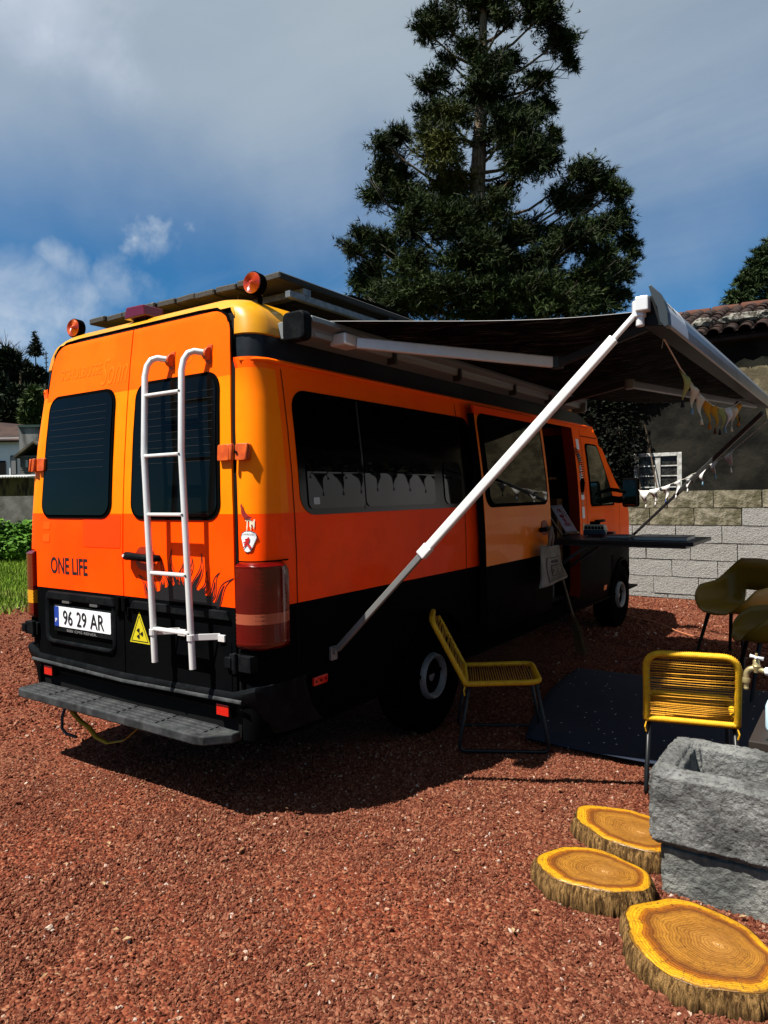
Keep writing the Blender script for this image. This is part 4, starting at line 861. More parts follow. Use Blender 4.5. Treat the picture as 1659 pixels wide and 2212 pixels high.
# mug and bottle inside the doorway
b = MB(); c = Vector((.42,4.08,1.625)); b.lathe([(.03,0),(.034,.01),(.034,.085),(.031,.085),(.028,.01)], c, (0,0,1), 18); b.tube([c+Vector((.034,0,.07)), c+Vector((.055,0,.06)), c+Vector((.055,0,.03)), c+Vector((.034,0,.02))], .005, 6)
tag(b.build('mug', mat('white_china', (.7,.7,.68), .3), smooth=True), 'white mug standing on the shelf inside the van doorway', 'mug')
b = MB(); c = Vector((.32,4.10,1.621)); b.lathe([(.03,0),(.03,.13),(.012,.17),(.012,.21)], c, (0,0,1), 14); tag(b.build('bottle', mat('red_bottle', (.4,.02,.02), .3), smooth=True), 'red bottle on the shelf inside the van doorway', 'bottle')
b = MB(); c = Vector((.55,4.12,1.421)); b.lathe([(.035,0),(.035,.16),(.02,.18)], c, (0,0,1), 14); tag(b.build('paper_roll', mat('white_paper', (.75,.74,.7), .8), smooth=True), 'white paper roll standing on the wooden cabinet in the doorway', 'paper roll')
# tote bag on the sliding door handle
TOTE = mat('natural_canvas', (.46,.41,.33), .85, col2=(.36,.31,.24), scale=9, bump=.15, bscale=160)
tote = thing('tote_bag', (1.12, 3.12, .72), 'cream canvas tote bag with a black print hanging from the van door handle', 'bag')
q = {k: at(px, py, 'x', 1.10) for k, px, py in (('tl',1166,1180),('tr',1200,1177),('bl',1160,1271),('br',1220,1244),('h',1176,1140))}
def tf(u, v, o=0):
    a = q['bl'].lerp(q['br'], u); c = q['tl'].lerp(q['tr'], u); p_ = a.lerp(c, v)
    return p_+Vector((.035*math.sin(math.pi*min(max(u,0),1))*(1-.6*v)+.010*math.sin(u*9+v*5)+o+.02, .006*math.sin(v*11), 0))
b = MB(); b.grid([[tf(i/14, j/18) for i in range(15)] for j in range(19)]); b.grid([[tf(i/14, j/18)-Vector((.05*math.sin(math.pi*i/14)*(1-.5*j/18)+.004,0,0)) for i in range(15)] for j in range(19)])
o = b.build('bag_body', TOTE, tote, smooth='all'); o.modifiers.new('s','SOLIDIFY').thickness = .003
for a, c, off in ((.25,.30,.0), (.7,.6,-.03)):
    b = MB(); hp = q['h']+Vector((.055+off,0,.01)); b.tube([tf(a,1,off), tf(a,1,off).lerp(hp,.5)+Vector((.01,-.01,0)), hp, tf(c+.15,1,off).lerp(hp,.5)+Vector((.01,.015,0)), tf(c+.2,1,off)], .012, 6); b.build('bag_handle', TOTE, tote, smooth='all')
BI = mat('bag_ink', (.012,.012,.012), .7)
b = MB()
for (u0,u1,v0,v1) in ((.2,.86,.08,.70), (.36,.74,.19,.50)):
    t_ = .022
    for a0,a1,c0,c1 in ((u0,u1,v0,v0+t_*.7),(u0,u1,v1-t_*.7,v1),(u0,u0+t_*1.3,v0,v1),(u1-t_*1.3,u1,v0,v1)):
        n_ = 6; b.grid([[tf(a0+(a1-a0)*i/n_, c0+(c1-c0)*j/n_, .004) for i in range(n_+1)] for j in range(n_+1)])
random.seed(2)
for k in range(34):
    u, v = random.uniform(.40,.70), random.uniform(.21,.48); a = random.uniform(0,3.1); L = random.uniform(.02,.05)
    b.add([tf(u-L*math.cos(a), v-L*math.sin(a)*.6, .0045), tf(u+L*math.cos(a), v+L*math.sin(a)*.6, .0045), tf(u+L*.5, v+.018, .0045)], [(0,1,2)])
b.build('bag_print', BI, tote)
put_text('GI', lambda u, v, o: tf(u, v, o), .33, .55, .28, .075, 'bag_lettering', BI, tote, off=.0045, bold=.06)
put_text('EU SOU CARIOCA', lambda u, v, o: tf(u, v, o), .27, .115, .50, .04, 'bag_lettering', BI, tote, off=.0045, bold=.03)
# broom
br = thing('broom', (1.06, 4.0, 0), 'thin handled straw broom leaning under the hanging tote bag', 'broom')
t0 = Vector((1.03,3.50,.84)); t1 = Vector((1.08,4.02,.02)); t0 = at(1211,1235,'x',1.05); t1 = at(1262,1415,'z',.02)
b = MB(); b.tube([t0, t0.lerp(t1,.52)], .010, 8); b.build('stick', mat('stick_wood', (.22,.16,.10), .5), br); b = MB(); random.seed(1); dv = t1-t0
for k in range(46):
    e = Vector((random.gauss(0,.030), random.gauss(0,.02), random.uniform(-.01,.03))); b.tube([t0+dv*.50+e*.2, t0+dv*.75+e*.6, t1+e], .0025, 4)
b.build('bristles', mat('straw', (.16,.11,.045), .8), br, kind='stuff')
# ------------------------------------------------------------------ bunting
CORD = mat('cotton_cord', (.6,.57,.5), .8)
CLR = {'lime': (.50,.50,.16), 'cream': (.66,.60,.44), 'amber': (.75,.36,.03), 'orange': (.62,.20,.015), 'white': (.74,.73,.70), 'blue': (.25,.45,.60), 'black': (.03,.03,.035), 'brown': (.12,.04,.02), 'navy': (.05,.10,.30)}
CM = {k: mat('cloth_'+k, v, .85, bump=.15, bscale=150) for k, v in CLR.items()}
def pennant(par, p0, p1, L, tw, mc, tc_, seed, n=7, tas=.05, ex=.8):
    p0, p1 = Vector(p0), Vector(p1); random.seed(seed); b = MB(); mid = (p0+p1)/2; G = []
    dirn = (p1-p0); ln = dirn.length; dirn.normalize(); side = dirn.cross(Vector((0,0,1))).normalized()
    for i in range(n+1):
        t_ = i/n; hw = ln/2*(1-t_)**ex+.003; a = tw*t_*1.3; dd = dirn*math.cos(a)+side*math.sin(a)
        c = mid+Vector((0,0,-L*t_))+side*(.015*math.sin(t_*5+seed))+dirn*(.014*tw*math.sin(t_*3.0))
        if i == 0: c = mid; dd = dirn
        G.append([c-dd*hw, c+side*.006*math.sin(t_*6)*0+Vector((0,0,-.002)), c+dd*hw])
    b.grid(G); o = b.build('pennant', CM[mc], par, smooth='all'); o.modifiers.new('s','SOLIDIFY').thickness = .0018
    e = G[-1][1]; b = MB(); b.tube([e, e-Vector((0,0,.012)), e-Vector((0,0,tas))], [.003,.006,.011 if tas > .03 else .007], 7); b.build('tassel', CM[tc_], o, smooth='all')
bt = thing('bunting', (2.42, 2.5, 1.9), 'string of faded yellow and cream twisted pennants hanging under the awning', 'bunting')
px_ = [(1432,717),(1433,730),(1470,796),(1488,819),(1504,843),(1521,861),(1536,874),(1550,880),(1564,883),(1577,881),(1587,876),(1600,867)]
S1 = [at(a, c, 'x', 2.42) for a, c in px_]
b = MB(); b.tube(S1, .0035, 5); b.tube([S1[1], S1[1]+Vector((.0,-.03,-.05))], .002, 4); b.tube([S1[1], S1[1]+Vector((.02,.03,.01))], .003, 4); b.build('cord', CORD, bt)
for k, (i, mc, tc_, L, tw) in enumerate(((2,'lime','black',.17,1.2),(3,'cream','blue',.18,1.8),(4,'cream','cream',.20,1.0),(5,'amber','orange',.21,1.9),(6,'amber','brown',.23,2.0),(7,'lime','black',.25,2.2),(8,'white','blue',.26,2.4),(9,'cream','cream',.27,2.5),(10,'amber','orange',.26,1.2))):
    sg = (S1[i+1]-S1[i]); c_ = S1[i].lerp(S1[i+1], .45); hw = RX*.021+Vector((0,0,-.014 if k < 4 else 0))+sg.normalized()*.012
    pennant(bt, c_-hw, c_+hw, [.13,.12,.13,.12,.13,.13,.12,.13,.12][k], tw*.45, mc, tc_, k, tas=.035, ex=1.5)
pennant(bt, S1[11], S1[11]-RX*.03, .11, 1.2, 'brown', 'brown', 31, tas=.03)
bt2 = thing('bunting', (1.9, 4.6, 1.6), 'string of small white pennants running from the van mirror along the grey awning leg', 'bunting')
px2 = [(1378,1057),(1382,1060),(1401,1060),(1404,1058),(1422,1055),(1430,1053),(1446,1047),(1456,1043),(1468,1037),(1478,1035),(1494,1025),(1508,1020),(1524,1008),(1535,1003),(1548,996),(1567,985),(1584,972),(1610,950),(1657,910)]
S2 = [at(a, c, 'y', 5.15-.98*(a-1378)/279) for a, c in px2]
b = MB(); b.tube(S2, .003, 5); b.build('cord', CORD, bt2)
for k, (i, L, tc_) in enumerate(((1,.16,'white'),(3,.15,'white'),(5,.15,'navy'),(7,.15,'white'),(9,.13,'white'),(11,.13,'blue'),(13,.12,'blue'),(15,.15,'white'))):
    pennant(bt2, S2[i], S2[i+1]+(S2[i+1]-S2[i])*.12, L*.85, .2, 'white', tc_, 50+k, tas=.04)
bt_added = thing('bunting', (3.3, 4.5, 1.7), 'added string of dark pennants out of view for the van side window to mirror', 'bunting')  # unseen bunting, added so its pennants show in the side window
S3 = [Vector((3.35, 2.9+.34*k, 2.13-.03*math.sin(k*.9))) for k in range(13)]
b = MB(); b.tube(S3, .004, 5); b.build('cord', CM['black'], bt_added)
for k in range(11): pennant(bt_added, S3[k].lerp(S3[k+1],.08), S3[k].lerp(S3[k+1],.75), .26, .3, 'black', 'black', 80+k)
# ------------------------------------------------------------------ rope chairs
ROPE = mat('yellow_rope', (1.1,.60,.006), .6, col2=(.95,.48,.006), scale=40, bump=.3, bscale=200)
ROPD = mat('ochre_rope', (1.0,.46,.010), .65, col2=(.85,.36,.01), scale=40, bump=.3, bscale=200)
BLKF = mat('black_frame', (.008,.010,.012), .4, spec=.4)
def smoothpath(pts, r=.05, n=5):
    pts = [Vector(p) for p in pts]; out = [pts[0]]
    for a, b_, c in zip(pts, pts[1:], pts[2:]):
        d1 = (a-b_).normalized(); d2 = (c-b_).normalized(); r_ = min(r, (a-b_).length*.45, (c-b_).length*.45)
        p, q_ = b_+d1*r_, b_+d2*r_
        for k in range(n+1): t_ = k/n; out.append(p*(1-t_)**2+b_*2*t_*(1-t_)+q_*t_*t_)
    out.append(pts[-1]); return out
def resample(pts, step):
    out = [pts[0]]; acc = 0
    for a, b_ in zip(pts, pts[1:]):
        L = (b_-a).length; 
        if L < 1e-6: continue
        t_ = step-acc
        while t_ <= L: out.append(a.lerp(b_, t_/L)); t_ += step
        acc = (acc+L) % step
    return out
strand_me = {}
def rope_chair(loc, rz, label, Wd=.25, back=.40, seat=.42, lean_=.16, h=.445, rm_=ROPE):
    t_ = thing('rope_chair', loc, label, 'chair', 'yellow rope chairs', rz)
    def B(mb, nm, mm, **k): o = mb.build(nm, mm, None, **k); return parent(o, t_, True)
    bt_ = [(-Wd,0,h), (-Wd*1.0,-lean_,h+back), (Wd*1.0,-lean_,h+back), (Wd,0,h)]
    st_ = [(-Wd,.0,h), (-Wd,seat,h+.015), (Wd,seat,h+.015), (Wd,.0,h)]
    for nm, P, cl in (('back_frame', bt_, 0), ('seat_frame', st_, 0)):
        sp = resample(smoothpath(P, .075, 7), .0042); rr = [.0155+.0022*(1 if (k % 2) else -1) for k in range(len(sp))]
        b = MB(); b.tube(sp, rr, 9); B(b, nm, rm_, smooth='all')
    b = MB(); sp = resample([Vector((-Wd,0,h)), Vector((Wd,0,h))], .0042); b.tube(sp, [.015+.002*(1 if (k % 2) else -1) for k in range(len(sp))], 9); B(b, 'cross_bar', rm_, smooth='all')
    random.seed(int(loc[0]*100))
    if 'm' not in strand_me:
        b = MB(); b.tube([(-.5,0,0),(-.17,0,-.0016),(.17,0,-.0016),(.5,0,0)], .0026, 6); o = b.build('rope_strand', ROPD, None, smooth='all'); strand_me['m'] = o.data; bpy.data.objects.remove(o)
    for k in range(26):
        f = (k+.5)/26*.92+.03; c = Vector((0, -lean_*f, h+back*f)); w2 = 2*Wd-.01
        o = inst('rope_strand', strand_me['m'], None, (0,0,0)); o.parent = t_
        o.location = (0, c.y+random.uniform(-.008,.008), c.z); o.scale = (w2, 1, 1); o.rotation_euler = (0, random.uniform(-.022,.022), 0)
    for k in range(27):
        f = (k+.5)/27*.94+.03; o = inst('rope_strand', strand_me['m'], None, (0,0,0)); o.parent = t_
        o.location = (0, seat*f, h+.015*f-.004+random.uniform(-.004,.004)); o.scale = (2*Wd-.01, 1, 1); o.rotation_euler = (0, 0, random.uniform(-.02,.02))
    for s in (-1, 1):
        b = MB(); b.tube(smoothpath([(s*(Wd-.01), .02, h-.012), (s*(Wd+.005), -.045, .012), (s*(Wd+.005), .47, .012), (s*(Wd-.01), seat-.02, h)], .04, 6), .0105, 9); B(b, 'sled_leg', BLKF, smooth='all')
        b = MB(); random.seed(4+s); b.tube([(s*Wd, -.005, h-.01), (s*(Wd+.008), -.012, h-.04), (s*(Wd+.002), -.006, h-.065)], .004, 5); B(b, 'rope_end', rm_)
    b = MB(); b.tube([(-Wd+.01,.03,h-.02),(Wd-.01,.03,h-.02)], .009, 8); B(b, 'cross_tube', BLKF)
    return t_
rope_chair((2.480, 1.34, 0), math.radians(14), 'yellow rope chair seen from behind beside the stone trough', Wd=.20, back=.335, lean_=.07, h=.375)
rope_chair((1.17, 1.51, 0), math.radians(-61), 'yellow rope chair seen side on in front of the van rear wheel', Wd=.225, back=.365, lean_=.19, h=.395)
# ------------------------------------------------------------------ shell chairs
SHELL = mat('olive_plastic', (.30,.165,.006), .42, spec=.4)
def shell_chair(loc, rz, label, sc=1.0):
    t_ = thing('shell_chair', loc, label, 'chair', 'olive shell chairs', rz)
    G = []; nf = 48; ns = 12
    for i in range(nf):
        ph = 2*math.pi*i/nf; a = abs((ph+math.pi) % (2*math.pi)-math.pi)   # 0 at the back
        H = interp([(0,.42),(.55,.41),(.95,.27),(1.25,.215),(2.0,.19),(2.35,.09),(2.7,-.02),(3.15,-.035)], a); row = []
        for j in range(ns+1):
            s_ = j/ns; R0 = .30*(abs(math.cos(ph))**4+abs(math.sin(ph))**4)**-.25*.93; up = max(0, (s_-.55)/.45); rr = R0*(min(s_, .62)/.62*.84+.16*math.sin(up*math.pi/2)+ (.06*up if a < 1 else 0))
            row.append((rr*math.sin(ph), -rr*math.cos(ph)-.0, .43+.02*s_+H*(up**1.35)))
        G.append(row)
    b = MB(); vs = [q_ for r in G for q_ in r]; fs = []
    for i in range(nf):
        for j in range(ns):
            i2 = (i+1) % nf; a = abs((2*math.pi*(i+.5)/nf+math.pi) % (2*math.pi)-math.pi)
            if a < .42 and j in (7, 8): continue
            fs.append((i*(ns+1)+j, i2*(ns+1)+j, i2*(ns+1)+j+1, i*(ns+1)+j+1))
    b.add(vs, fs); o = b.build('shell', SHELL, None, smooth='all'); parent(o, t_, True); o.scale = (sc,)*3; m_ = o.modifiers.new('s','SOLIDIFY'); m_.thickness = .009
    for sx in (-1, 1):
        for sy in (-1, 1):
            b = MB(); b.tube([(sx*.16,sy*.14,.42),(sx*.24,sy*.22,0)], [.018,.012], 10); o = b.build('leg', BLKF, None); parent(o, t_, True)
    return t_
shell_chair((2.235, 4.50, 0), math.radians(150), 'olive shell armchair with an open back slot farther behind the other shell chair', 1.0)
shell_chair((2.64, 3.42, 0), math.radians(110), 'nearer olive shell armchair cut by the right picture edge', .95)
# ------------------------------------------------------------------ rug and ground cord
def rugmat():
    mt = bpy.data.materials.new('rug_with_stars'); mt.use_nodes = True; t = mt.node_tree; b_ = t.nodes['Principled BSDF']; g = N(t)
    co = g.n('ShaderNodeTexCoord').outputs['Object']; v = g.n('ShaderNodeTexVoronoi', None, Vector=co, Scale=15.0, Randomness=.75)
    dot = g.math('LESS_THAN', v.outputs['Distance'], .075)
    nz = g.n('ShaderNodeTexNoise', None, Vector=co, Scale=90.0, Detail=3).outputs[0]
    t.links.new(g.mix(dot, g.mix(nz, (.006,.009,.018), (.012,.018,.035)), (.75,.75,.7)), b_.inputs['Base Color']); b_.inputs['Roughness'].default_value = .8; b_.inputs['Specular IOR Level'].default_value = .2; return mt
b = MB(); cs = [(1.60,1.66),(3.05,1.64),(3.15,3.45),(1.12,3.45),(1.05,1.80),(1.28,1.66)]
def rz_(x, y): return .026+.006*noise.noise(Vector((x*3,y*3,5)))
nx, ny = 40, 34
b.grid([[(x, y-.02*math.sin(x*4)*(1-j/ny), rz_(x, y)+(.004 if i in (0,nx) or j in (0,ny) else 0)) for i in range(nx+1) for x in [(1.20+.30*(1-j/ny)**2)+(3.1-1.2)*i/nx]] for j in range(ny+1) for y in [1.64+1.8*j/ny]])
o = b.build('rug', rugmat(), smooth='all'); o.modifiers.new('s','SOLIDIFY').thickness = .006; tag(o, 'dark navy outdoor rug speckled with small white dots on the gravel', 'rug')
gp = [at(a, c, 'z', .03) for a, c in ((1330,1322),(1360,1330),(1400,1340),(1430,1348),(1460,1362),(1490,1372),(1530,1382),(1570,1392),(1659,1414),(1720,1428))]
b = MB(); b.tube(gp, .006, 6); tag(b.build('ground_cable', mat('orange_cable', (.60,.22,.10), .5), smooth='all'), 'thin orange cable lying across the shaded gravel', 'cable')
# ------------------------------------------------------------------ stone trough, tap, bottle
LAVA = mat('grey_lava_stone', (.12,.123,.12), .9, col2=(.34,.345,.33), scale=7, lo=.3, hi=.7, dirt=.9, dirtcol=(.018,.018,.018), dscale=55, bump=1.0, bscale=60, detail=8)
def rough(o, amt, sc_, n=5):
    me = o.data; bm = bmesh.new(); bm.from_mesh(me)
    for v in bm.verts:
        p = v.co*sc_; d = noise.noise(p)*.6+noise.noise(p*2.7)*.3+noise.noise(p*7)*.22; pit = noise.noise(p*4.3+Vector((9,9,9)))
        v.co += v.normal*(amt*d-(amt*.9*max(0,pit-.25)*2))
    bm.normal_update(); bm.to_mesh(me); bm.free()
def dense(o, cuts):
    bm = bmesh.new(); bm.from_mesh(o.data); bmesh.ops.remove_doubles(bm, verts=bm.verts, dist=1e-5)
    for _ in range(cuts): 
        ed = [e for e in bm.edges if e.calc_length() > .014]
        if ed: bmesh.ops.subdivide_edges(bm, edges=ed, cuts=1, use_grid_fill=True)
    bmesh.ops.triangulate(bm, faces=bm.faces); bmesh.ops.recalc_face_normals(bm, faces=bm.faces); bm.to_mesh(o.data); bm.free(); o.data.polygons.foreach_set('use_smooth', [True]*len(o.data.polygons))
X0,X1,Y0,Y1,Z0,Z1 = 2.512,3.42,.405,.855,.19,.463; x0,x1,y0,y1,zb = 2.60,3.34,.505,.790,.30
b = MB(); out = [(X0,Y0),(X1,Y0),(X1,Y1),(X0,Y1)]; inn = [(x0,y0),(x1,y0),(x1,y1),(x0,y1)]; inb = [(x0+.03,y0+.02),(x1-.03,y0+.02),(x1-.03,y1-.02),(x0+.03,y1-.02)]
vs = [(x,y,Z0) for x,y in out]+[(x,y,Z1) for x,y in out]+[(x,y,Z1-.004) for x,y in inn]+[(x,y,zb) for x,y in inb]
fs = [(0,1,2,3)]+[(i,(i+1)%4,4+(i+1)%4,4+i) for i in range(4)]+[(4+i,4+(i+1)%4,8+(i+1)%4,8+i) for i in range(4)]+[(8+i,8+(i+1)%4,12+(i+1)%4,12+i) for i in range(4)]+[(12,13,14,15)]
b.add(vs, fs); tr_ = b.build('stone_trough', LAVA)
bm = bmesh.new(); bm.from_mesh(tr_.data); bmesh.ops.bevel(bm, geom=list(bm.edges), offset=.016, segments=3, affect='EDGES'); bm.to_mesh(tr_.data); bm.free()
dense(tr_, 6); rough(tr_, .009, 14); tag(tr_, 'rough grey lava stone trough with a hollow basin on a stone block', 'trough')
b = MB(); b.lathe([(.020,0),(.022,.004),(.012,.005)], (2.80,.62,zb+.004), (0,0,1), 16); b.build('drain', DARK, tr_)
b = MB(); b.box(2.552,3.38,.432,.82,-.02,.186); bs = b.build('stone_block', mat('pale_lava_block', (.15,.155,.145), .9, col2=(.31,.31,.28), scale=5, dirt=.5, dirtcol=(.03,.03,.03), dscale=30, bump=.9, bscale=40))
bm = bmesh.new(); bm.from_mesh(bs.data); bmesh.ops.bevel(bm, geom=list(bm.edges), offset=.012, segments=2, affect='EDGES'); bm.to_mesh(bs.data); bm.free()
dense(bs, 6); rough(bs, .012, 8); tag(bs, 'rough pale stone block on the gravel carrying the trough', 'stone block')
BR = mat('painted_brass', (.62,.50,.24), .35, metal=.55, dirt=.3, dirtcol=(.4,.35,.2), dscale=20)
ty = .93; s_ = at(1617, 1462, 'y', ty); K = lambda px, py: at(px, py, 'y', ty)
tp = thing('garden_tap', tuple(K(1635,1460)), 'pale brass garden tap with a cross handle above the trough', 'tap')
b = MB(); b.tube(smoothpath([K(1612,1470), K(1612,1452), K(1620,1444), K(1634,1444), K(1648,1450), K(1668,1450)], .02, 4), .011, 12); b.lathe([(.014,-.008),(.016,0),(.014,.012)], K(1612,1470), (0,0,1), 16); b.lathe([(.009,-.034),(.010,-.028),(.008,-.024),(.010,-.018),(.009,-.008)], K(1612,1470), (0,0,1), 14); b.build('spout', BR, tp, smooth=True)
b = MB(); b.lathe([(.010,-.02),(.015,0),(.017,.008),(.013,.014),(.013,.026),(.009,.032),(.005,.036),(.005,.058)], K(1634,1442), (0,0,1), 16); b.build('valve', BR, tp, smooth=True)
b = MB(); c = K(1634, 1420); b.tube([c+Vector((-.024,0,.004)), c, c+Vector((.026,0,-.004))], [.008,.005,.008], 8); b.tube([c+Vector((0,-.02,0)), c+Vector((0,.02,0))], .005, 8); b.build('tap_handle', ALU, tp, smooth='all')
b = MB(); b.lathe([(.013,0),(.016,.004),(.016,.02)], K(1652,1450), (1,0,0), 12); b.tube([K(1654,1450), K(1654,1450)+Vector((.35,0,0))], .0125, 12); b.tube([K(1654,1450)+Vector((.35,0,.012)), (K(1654,1450)+Vector((.35,0,0))).xy.to_3d()+Vector((0,0,-.02))], .0125, 12); b.build('pipe', WHITE, tp, smooth=True)
c = at(1664, 1592, 'y', 1.2); b = MB(); b.lathe([(.03,0),(.033,.01),(.033,.10),(.024,.125),(.011,.14),(.011,.16)], Vector((c.x+.014, 1.2, .44)), (0,0,1), 18); bo = b.build('plastic_bottle', mat('pale_blue_plastic', (.45,.65,.75), .3), smooth=True); tag(bo, 'pale blue plastic bottle behind the trough at the right picture edge', 'bottle')
b = MB(); b.box(c.x-.06, c.x+.50, 1.0, 1.5, .40, .438); sb = b.build('stool_top', mat('dark_wood', (.03,.02,.015), .6), None, bevel=.004)
for ax_ in (c.x+.06, c.x+.46):
    for ay_ in (1.04, 1.46): q_ = MB(); q_.tube([(ax_, ay_, 0), (ax_, ay_, .399)], .015, 8); q_.build('leg', DARK, sb)
sb.name = 'side_table'; tag(sb, 'low dark side table under the pale blue bottle behind the trough', 'side table')
# ------------------------------------------------------------------ log slices
def logtop():
    mt = bpy.data.materials.new('log_end_grain'); mt.use_nodes = True; t = mt.node_tree; b_ = t.nodes['Principled BSDF']; g = N(t)
    co = g.n('ShaderNodeTexCoord').outputs['Object']; r = g.n('ShaderNodeAttribute', {'attribute_name': 'ring'}).outputs['Fac']
    nz = g.n('ShaderNodeTexNoise', None, Vector=co, Scale=9.0, Detail=6, Roughness=.65).outputs[0]; nf = g.n('ShaderNodeTexNoise', None, Vector=co, Scale=70.0, Detail=5, Roughness=.7).outputs[0]
    rr = g.math('ADD', r, g.math('MULTIPLY', g.math('SUBTRACT', nz, .5), .26))
    base = g.ramp(rr, [(0,(.30,.15,.035)),(.10,(.25,.115,.02)),(.35,(.20,.085,.011)),(.62,(.26,.115,.013)),(.75,(.12,.038,.005)),(.82,(.24,.075,.004)),(.88,(.43,.215,.005)),(.96,(.46,.235,.006)),(1.0,(.17,.08,.008))])
    w1 = g.math('SINE', g.math('ADD', g.math('MULTIPLY', r, 165.0), g.math('MULTIPLY', nz, 26.0)))
    w2 = g.math('SINE', g.math('ADD', g.math('MULTIPLY', r, 60.0), g.math('MULTIPLY', nz, 16.0)))
    c = g.mix(g.math('MULTIPLY', g.sstep(w1, .2, .95), .55), base, g.mix(1.0, base, (.38,.25,.2), 'MULTIPLY'))
    c = g.mix(g.math('MULTIPLY', g.sstep(w2, .3, 1), .35), c, g.mix(1.0, c, (.55,.42,.35), 'MULTIPLY'))
    c = g.mix(g.math('MULTIPLY', g.sstep(nf, .5, .75), .45), c, g.mix(1.0, c, (.45,.35,.3), 'MULTIPLY'))
    sx = g.n('ShaderNodeSeparateXYZ', None, _0=co); ang = g.math('ARCTAN2', sx.outputs[1], sx.outputs[0])
    cvv = g.n('ShaderNodeCombineXYZ', None, _0=g.math('MULTIPLY', ang, 2.6), _1=g.math('MULTIPLY', r, 1.1)).outputs[0]
    cn = g.n('ShaderNodeTexNoise', None, Vector=cvv, Scale=2.2, Detail=3, Roughness=.55).outputs[0]
    crack = g.math('MULTIPLY', g.math('SUBTRACT', 1.0, g.sstep(g.math('ABSOLUTE', g.math('SUBTRACT', cn, .5)), 0.0, .012)), g.sstep(r, .12, .5))
    c = g.mix(g.math('MULTIPLY', crack, .75), c, (.03,.014,.006))
    blot = g.n('ShaderNodeTexNoise', None, Vector=co, Scale=5.0, Detail=9, Roughness=.75).outputs[0]
    c = g.mix(g.math('MULTIPLY', g.sstep(blot, .48, .72), .6), c, g.mix(1.0, c, (.42,.30,.24), 'MULTIPLY'))
    t.links.new(c, b_.inputs['Base Color']); b_.inputs['Roughness'].default_value = .38; b_.inputs['Specular IOR Level'].default_value = .5
    t.links.new(g.n('ShaderNodeBump', None, Strength=.5, Distance=.003, Height=g.math('ADD', nf, g.math('MULTIPLY', w1, -.25))).outputs[0], b_.inputs['Normal']); return mt
LT_ = logtop(); BARK = mat('stringy_bark', (.10,.05,.016), .9, col2=(.46,.26,.09), scale=16, stretch=(6,6,.6), lo=.38, hi=.66, dirt=.6, dirtcol=(.02,.012,.008), dscale=14, bump=.8, bscale=30)
def log_slice(c, rx, ry, h, seed, label, rot=0, pith=(.25,-.1), lobes=()):
    t_ = thing('log_slice', (c[0], c[1], 0), label, 'log slice', 'log slice stepping stones', rot); nf, nr = 120, 22
    def rad(a):
        r = 1+.05*math.sin(2*a+seed)+.035*math.sin(3*a+seed*2)+.018*math.sin(7*a+seed*3)+.008*noise.noise(Vector((math.cos(a)*6,math.sin(a)*6,seed)))*2
        for la, lw, lh in lobes: dd = (a-la+math.pi) % (2*math.pi)-math.pi; r += lh*math.exp(-(dd/lw)**2)
        return r
    vs, fs, at_ = [], [], []
    for j in range(nr+1):
        f = j/nr
        for i in range(nf):
            a = 2*math.pi*i/nf; q_ = rad(a); px, py = pith[0]*rx*(1-f), pith[1]*ry*(1-f); cr = 1-(1-f)*.0
            vs.append((px+rx*q_*math.cos(a)*f, py+ry*q_*math.sin(a)*f, h+.0015*noise.noise(Vector((px*9+i*.2, j*.5, seed)))-(.004 if j == nr else 0))); at_.append(f)
    for j in range(nr):
        for i in range(nf): fs.append((j*nf+i, j*nf+(i+1) % nf, (j+1)*nf+(i+1) % nf, (j+1)*nf+i))
    b = MB(); b.add(vs, fs); me = bpy.data.meshes.new('cut_face'); me.from_pydata(vs, [], fs); me.materials.append(LT_); me.polygons.foreach_set('use_smooth', [True]*len(fs))
    a_ = me.attributes.new('ring', 'FLOAT', 'POINT'); a_.data.foreach_set('value', at_); o = bpy.data.objects.new('cut_face', me); COL.objects.link(o); parent(o, t_, True)
    b = MB(); G = []
    for k in range(9):
        z = (h-.004)*(1-k/8)-.01*(k/8); row = []
        for i in range(nf*2):
            a = math.pi*i/nf; q_ = rad(a); rg = .010*noise.noise(Vector((math.cos(a)*22,math.sin(a)*22,z*4+seed)))+.006*noise.noise(Vector((math.cos(a)*60,math.sin(a)*60,z*8+seed))); bul = .010*math.sin(math.pi*k/8)+.012*k/8
            s2 = (0 if k == 0 else 1)
            row.append(((rx*q_+(bul+rg)*s2+.0015)*math.cos(a), (ry*q_+(bul+rg)*s2+.0015)*math.sin(a), z))
        G.append(row)
    b.grid(G, wrap=True); o = b.build('bark', BARK, None, smooth='all'); parent(o, t_, True); return t_
log_slice((2.335,.310), .190, .150, .085, 1.0, 'middle-sized log slice lying left of the other two on the gravel', 0, (.25,-.0), ((1.9,.5,.05),(.35,.35,.04),(3.3,.4,.06)))
log_slice((2.355,.715), .215, .165, .085, 2.3, 'farthest log slice half hidden behind the corner of the stone trough', -.2, (.3,-.1), ((2.9,.4,.08),))
log_slice((2.750,.075), .232, .200, .076, 3.7, 'biggest log slice nearest the camera in front of the stone block', -.25, (.2,.15), ((3.1,.35,.12),(2.2,.5,.05),(4.2,.3,-.05)))
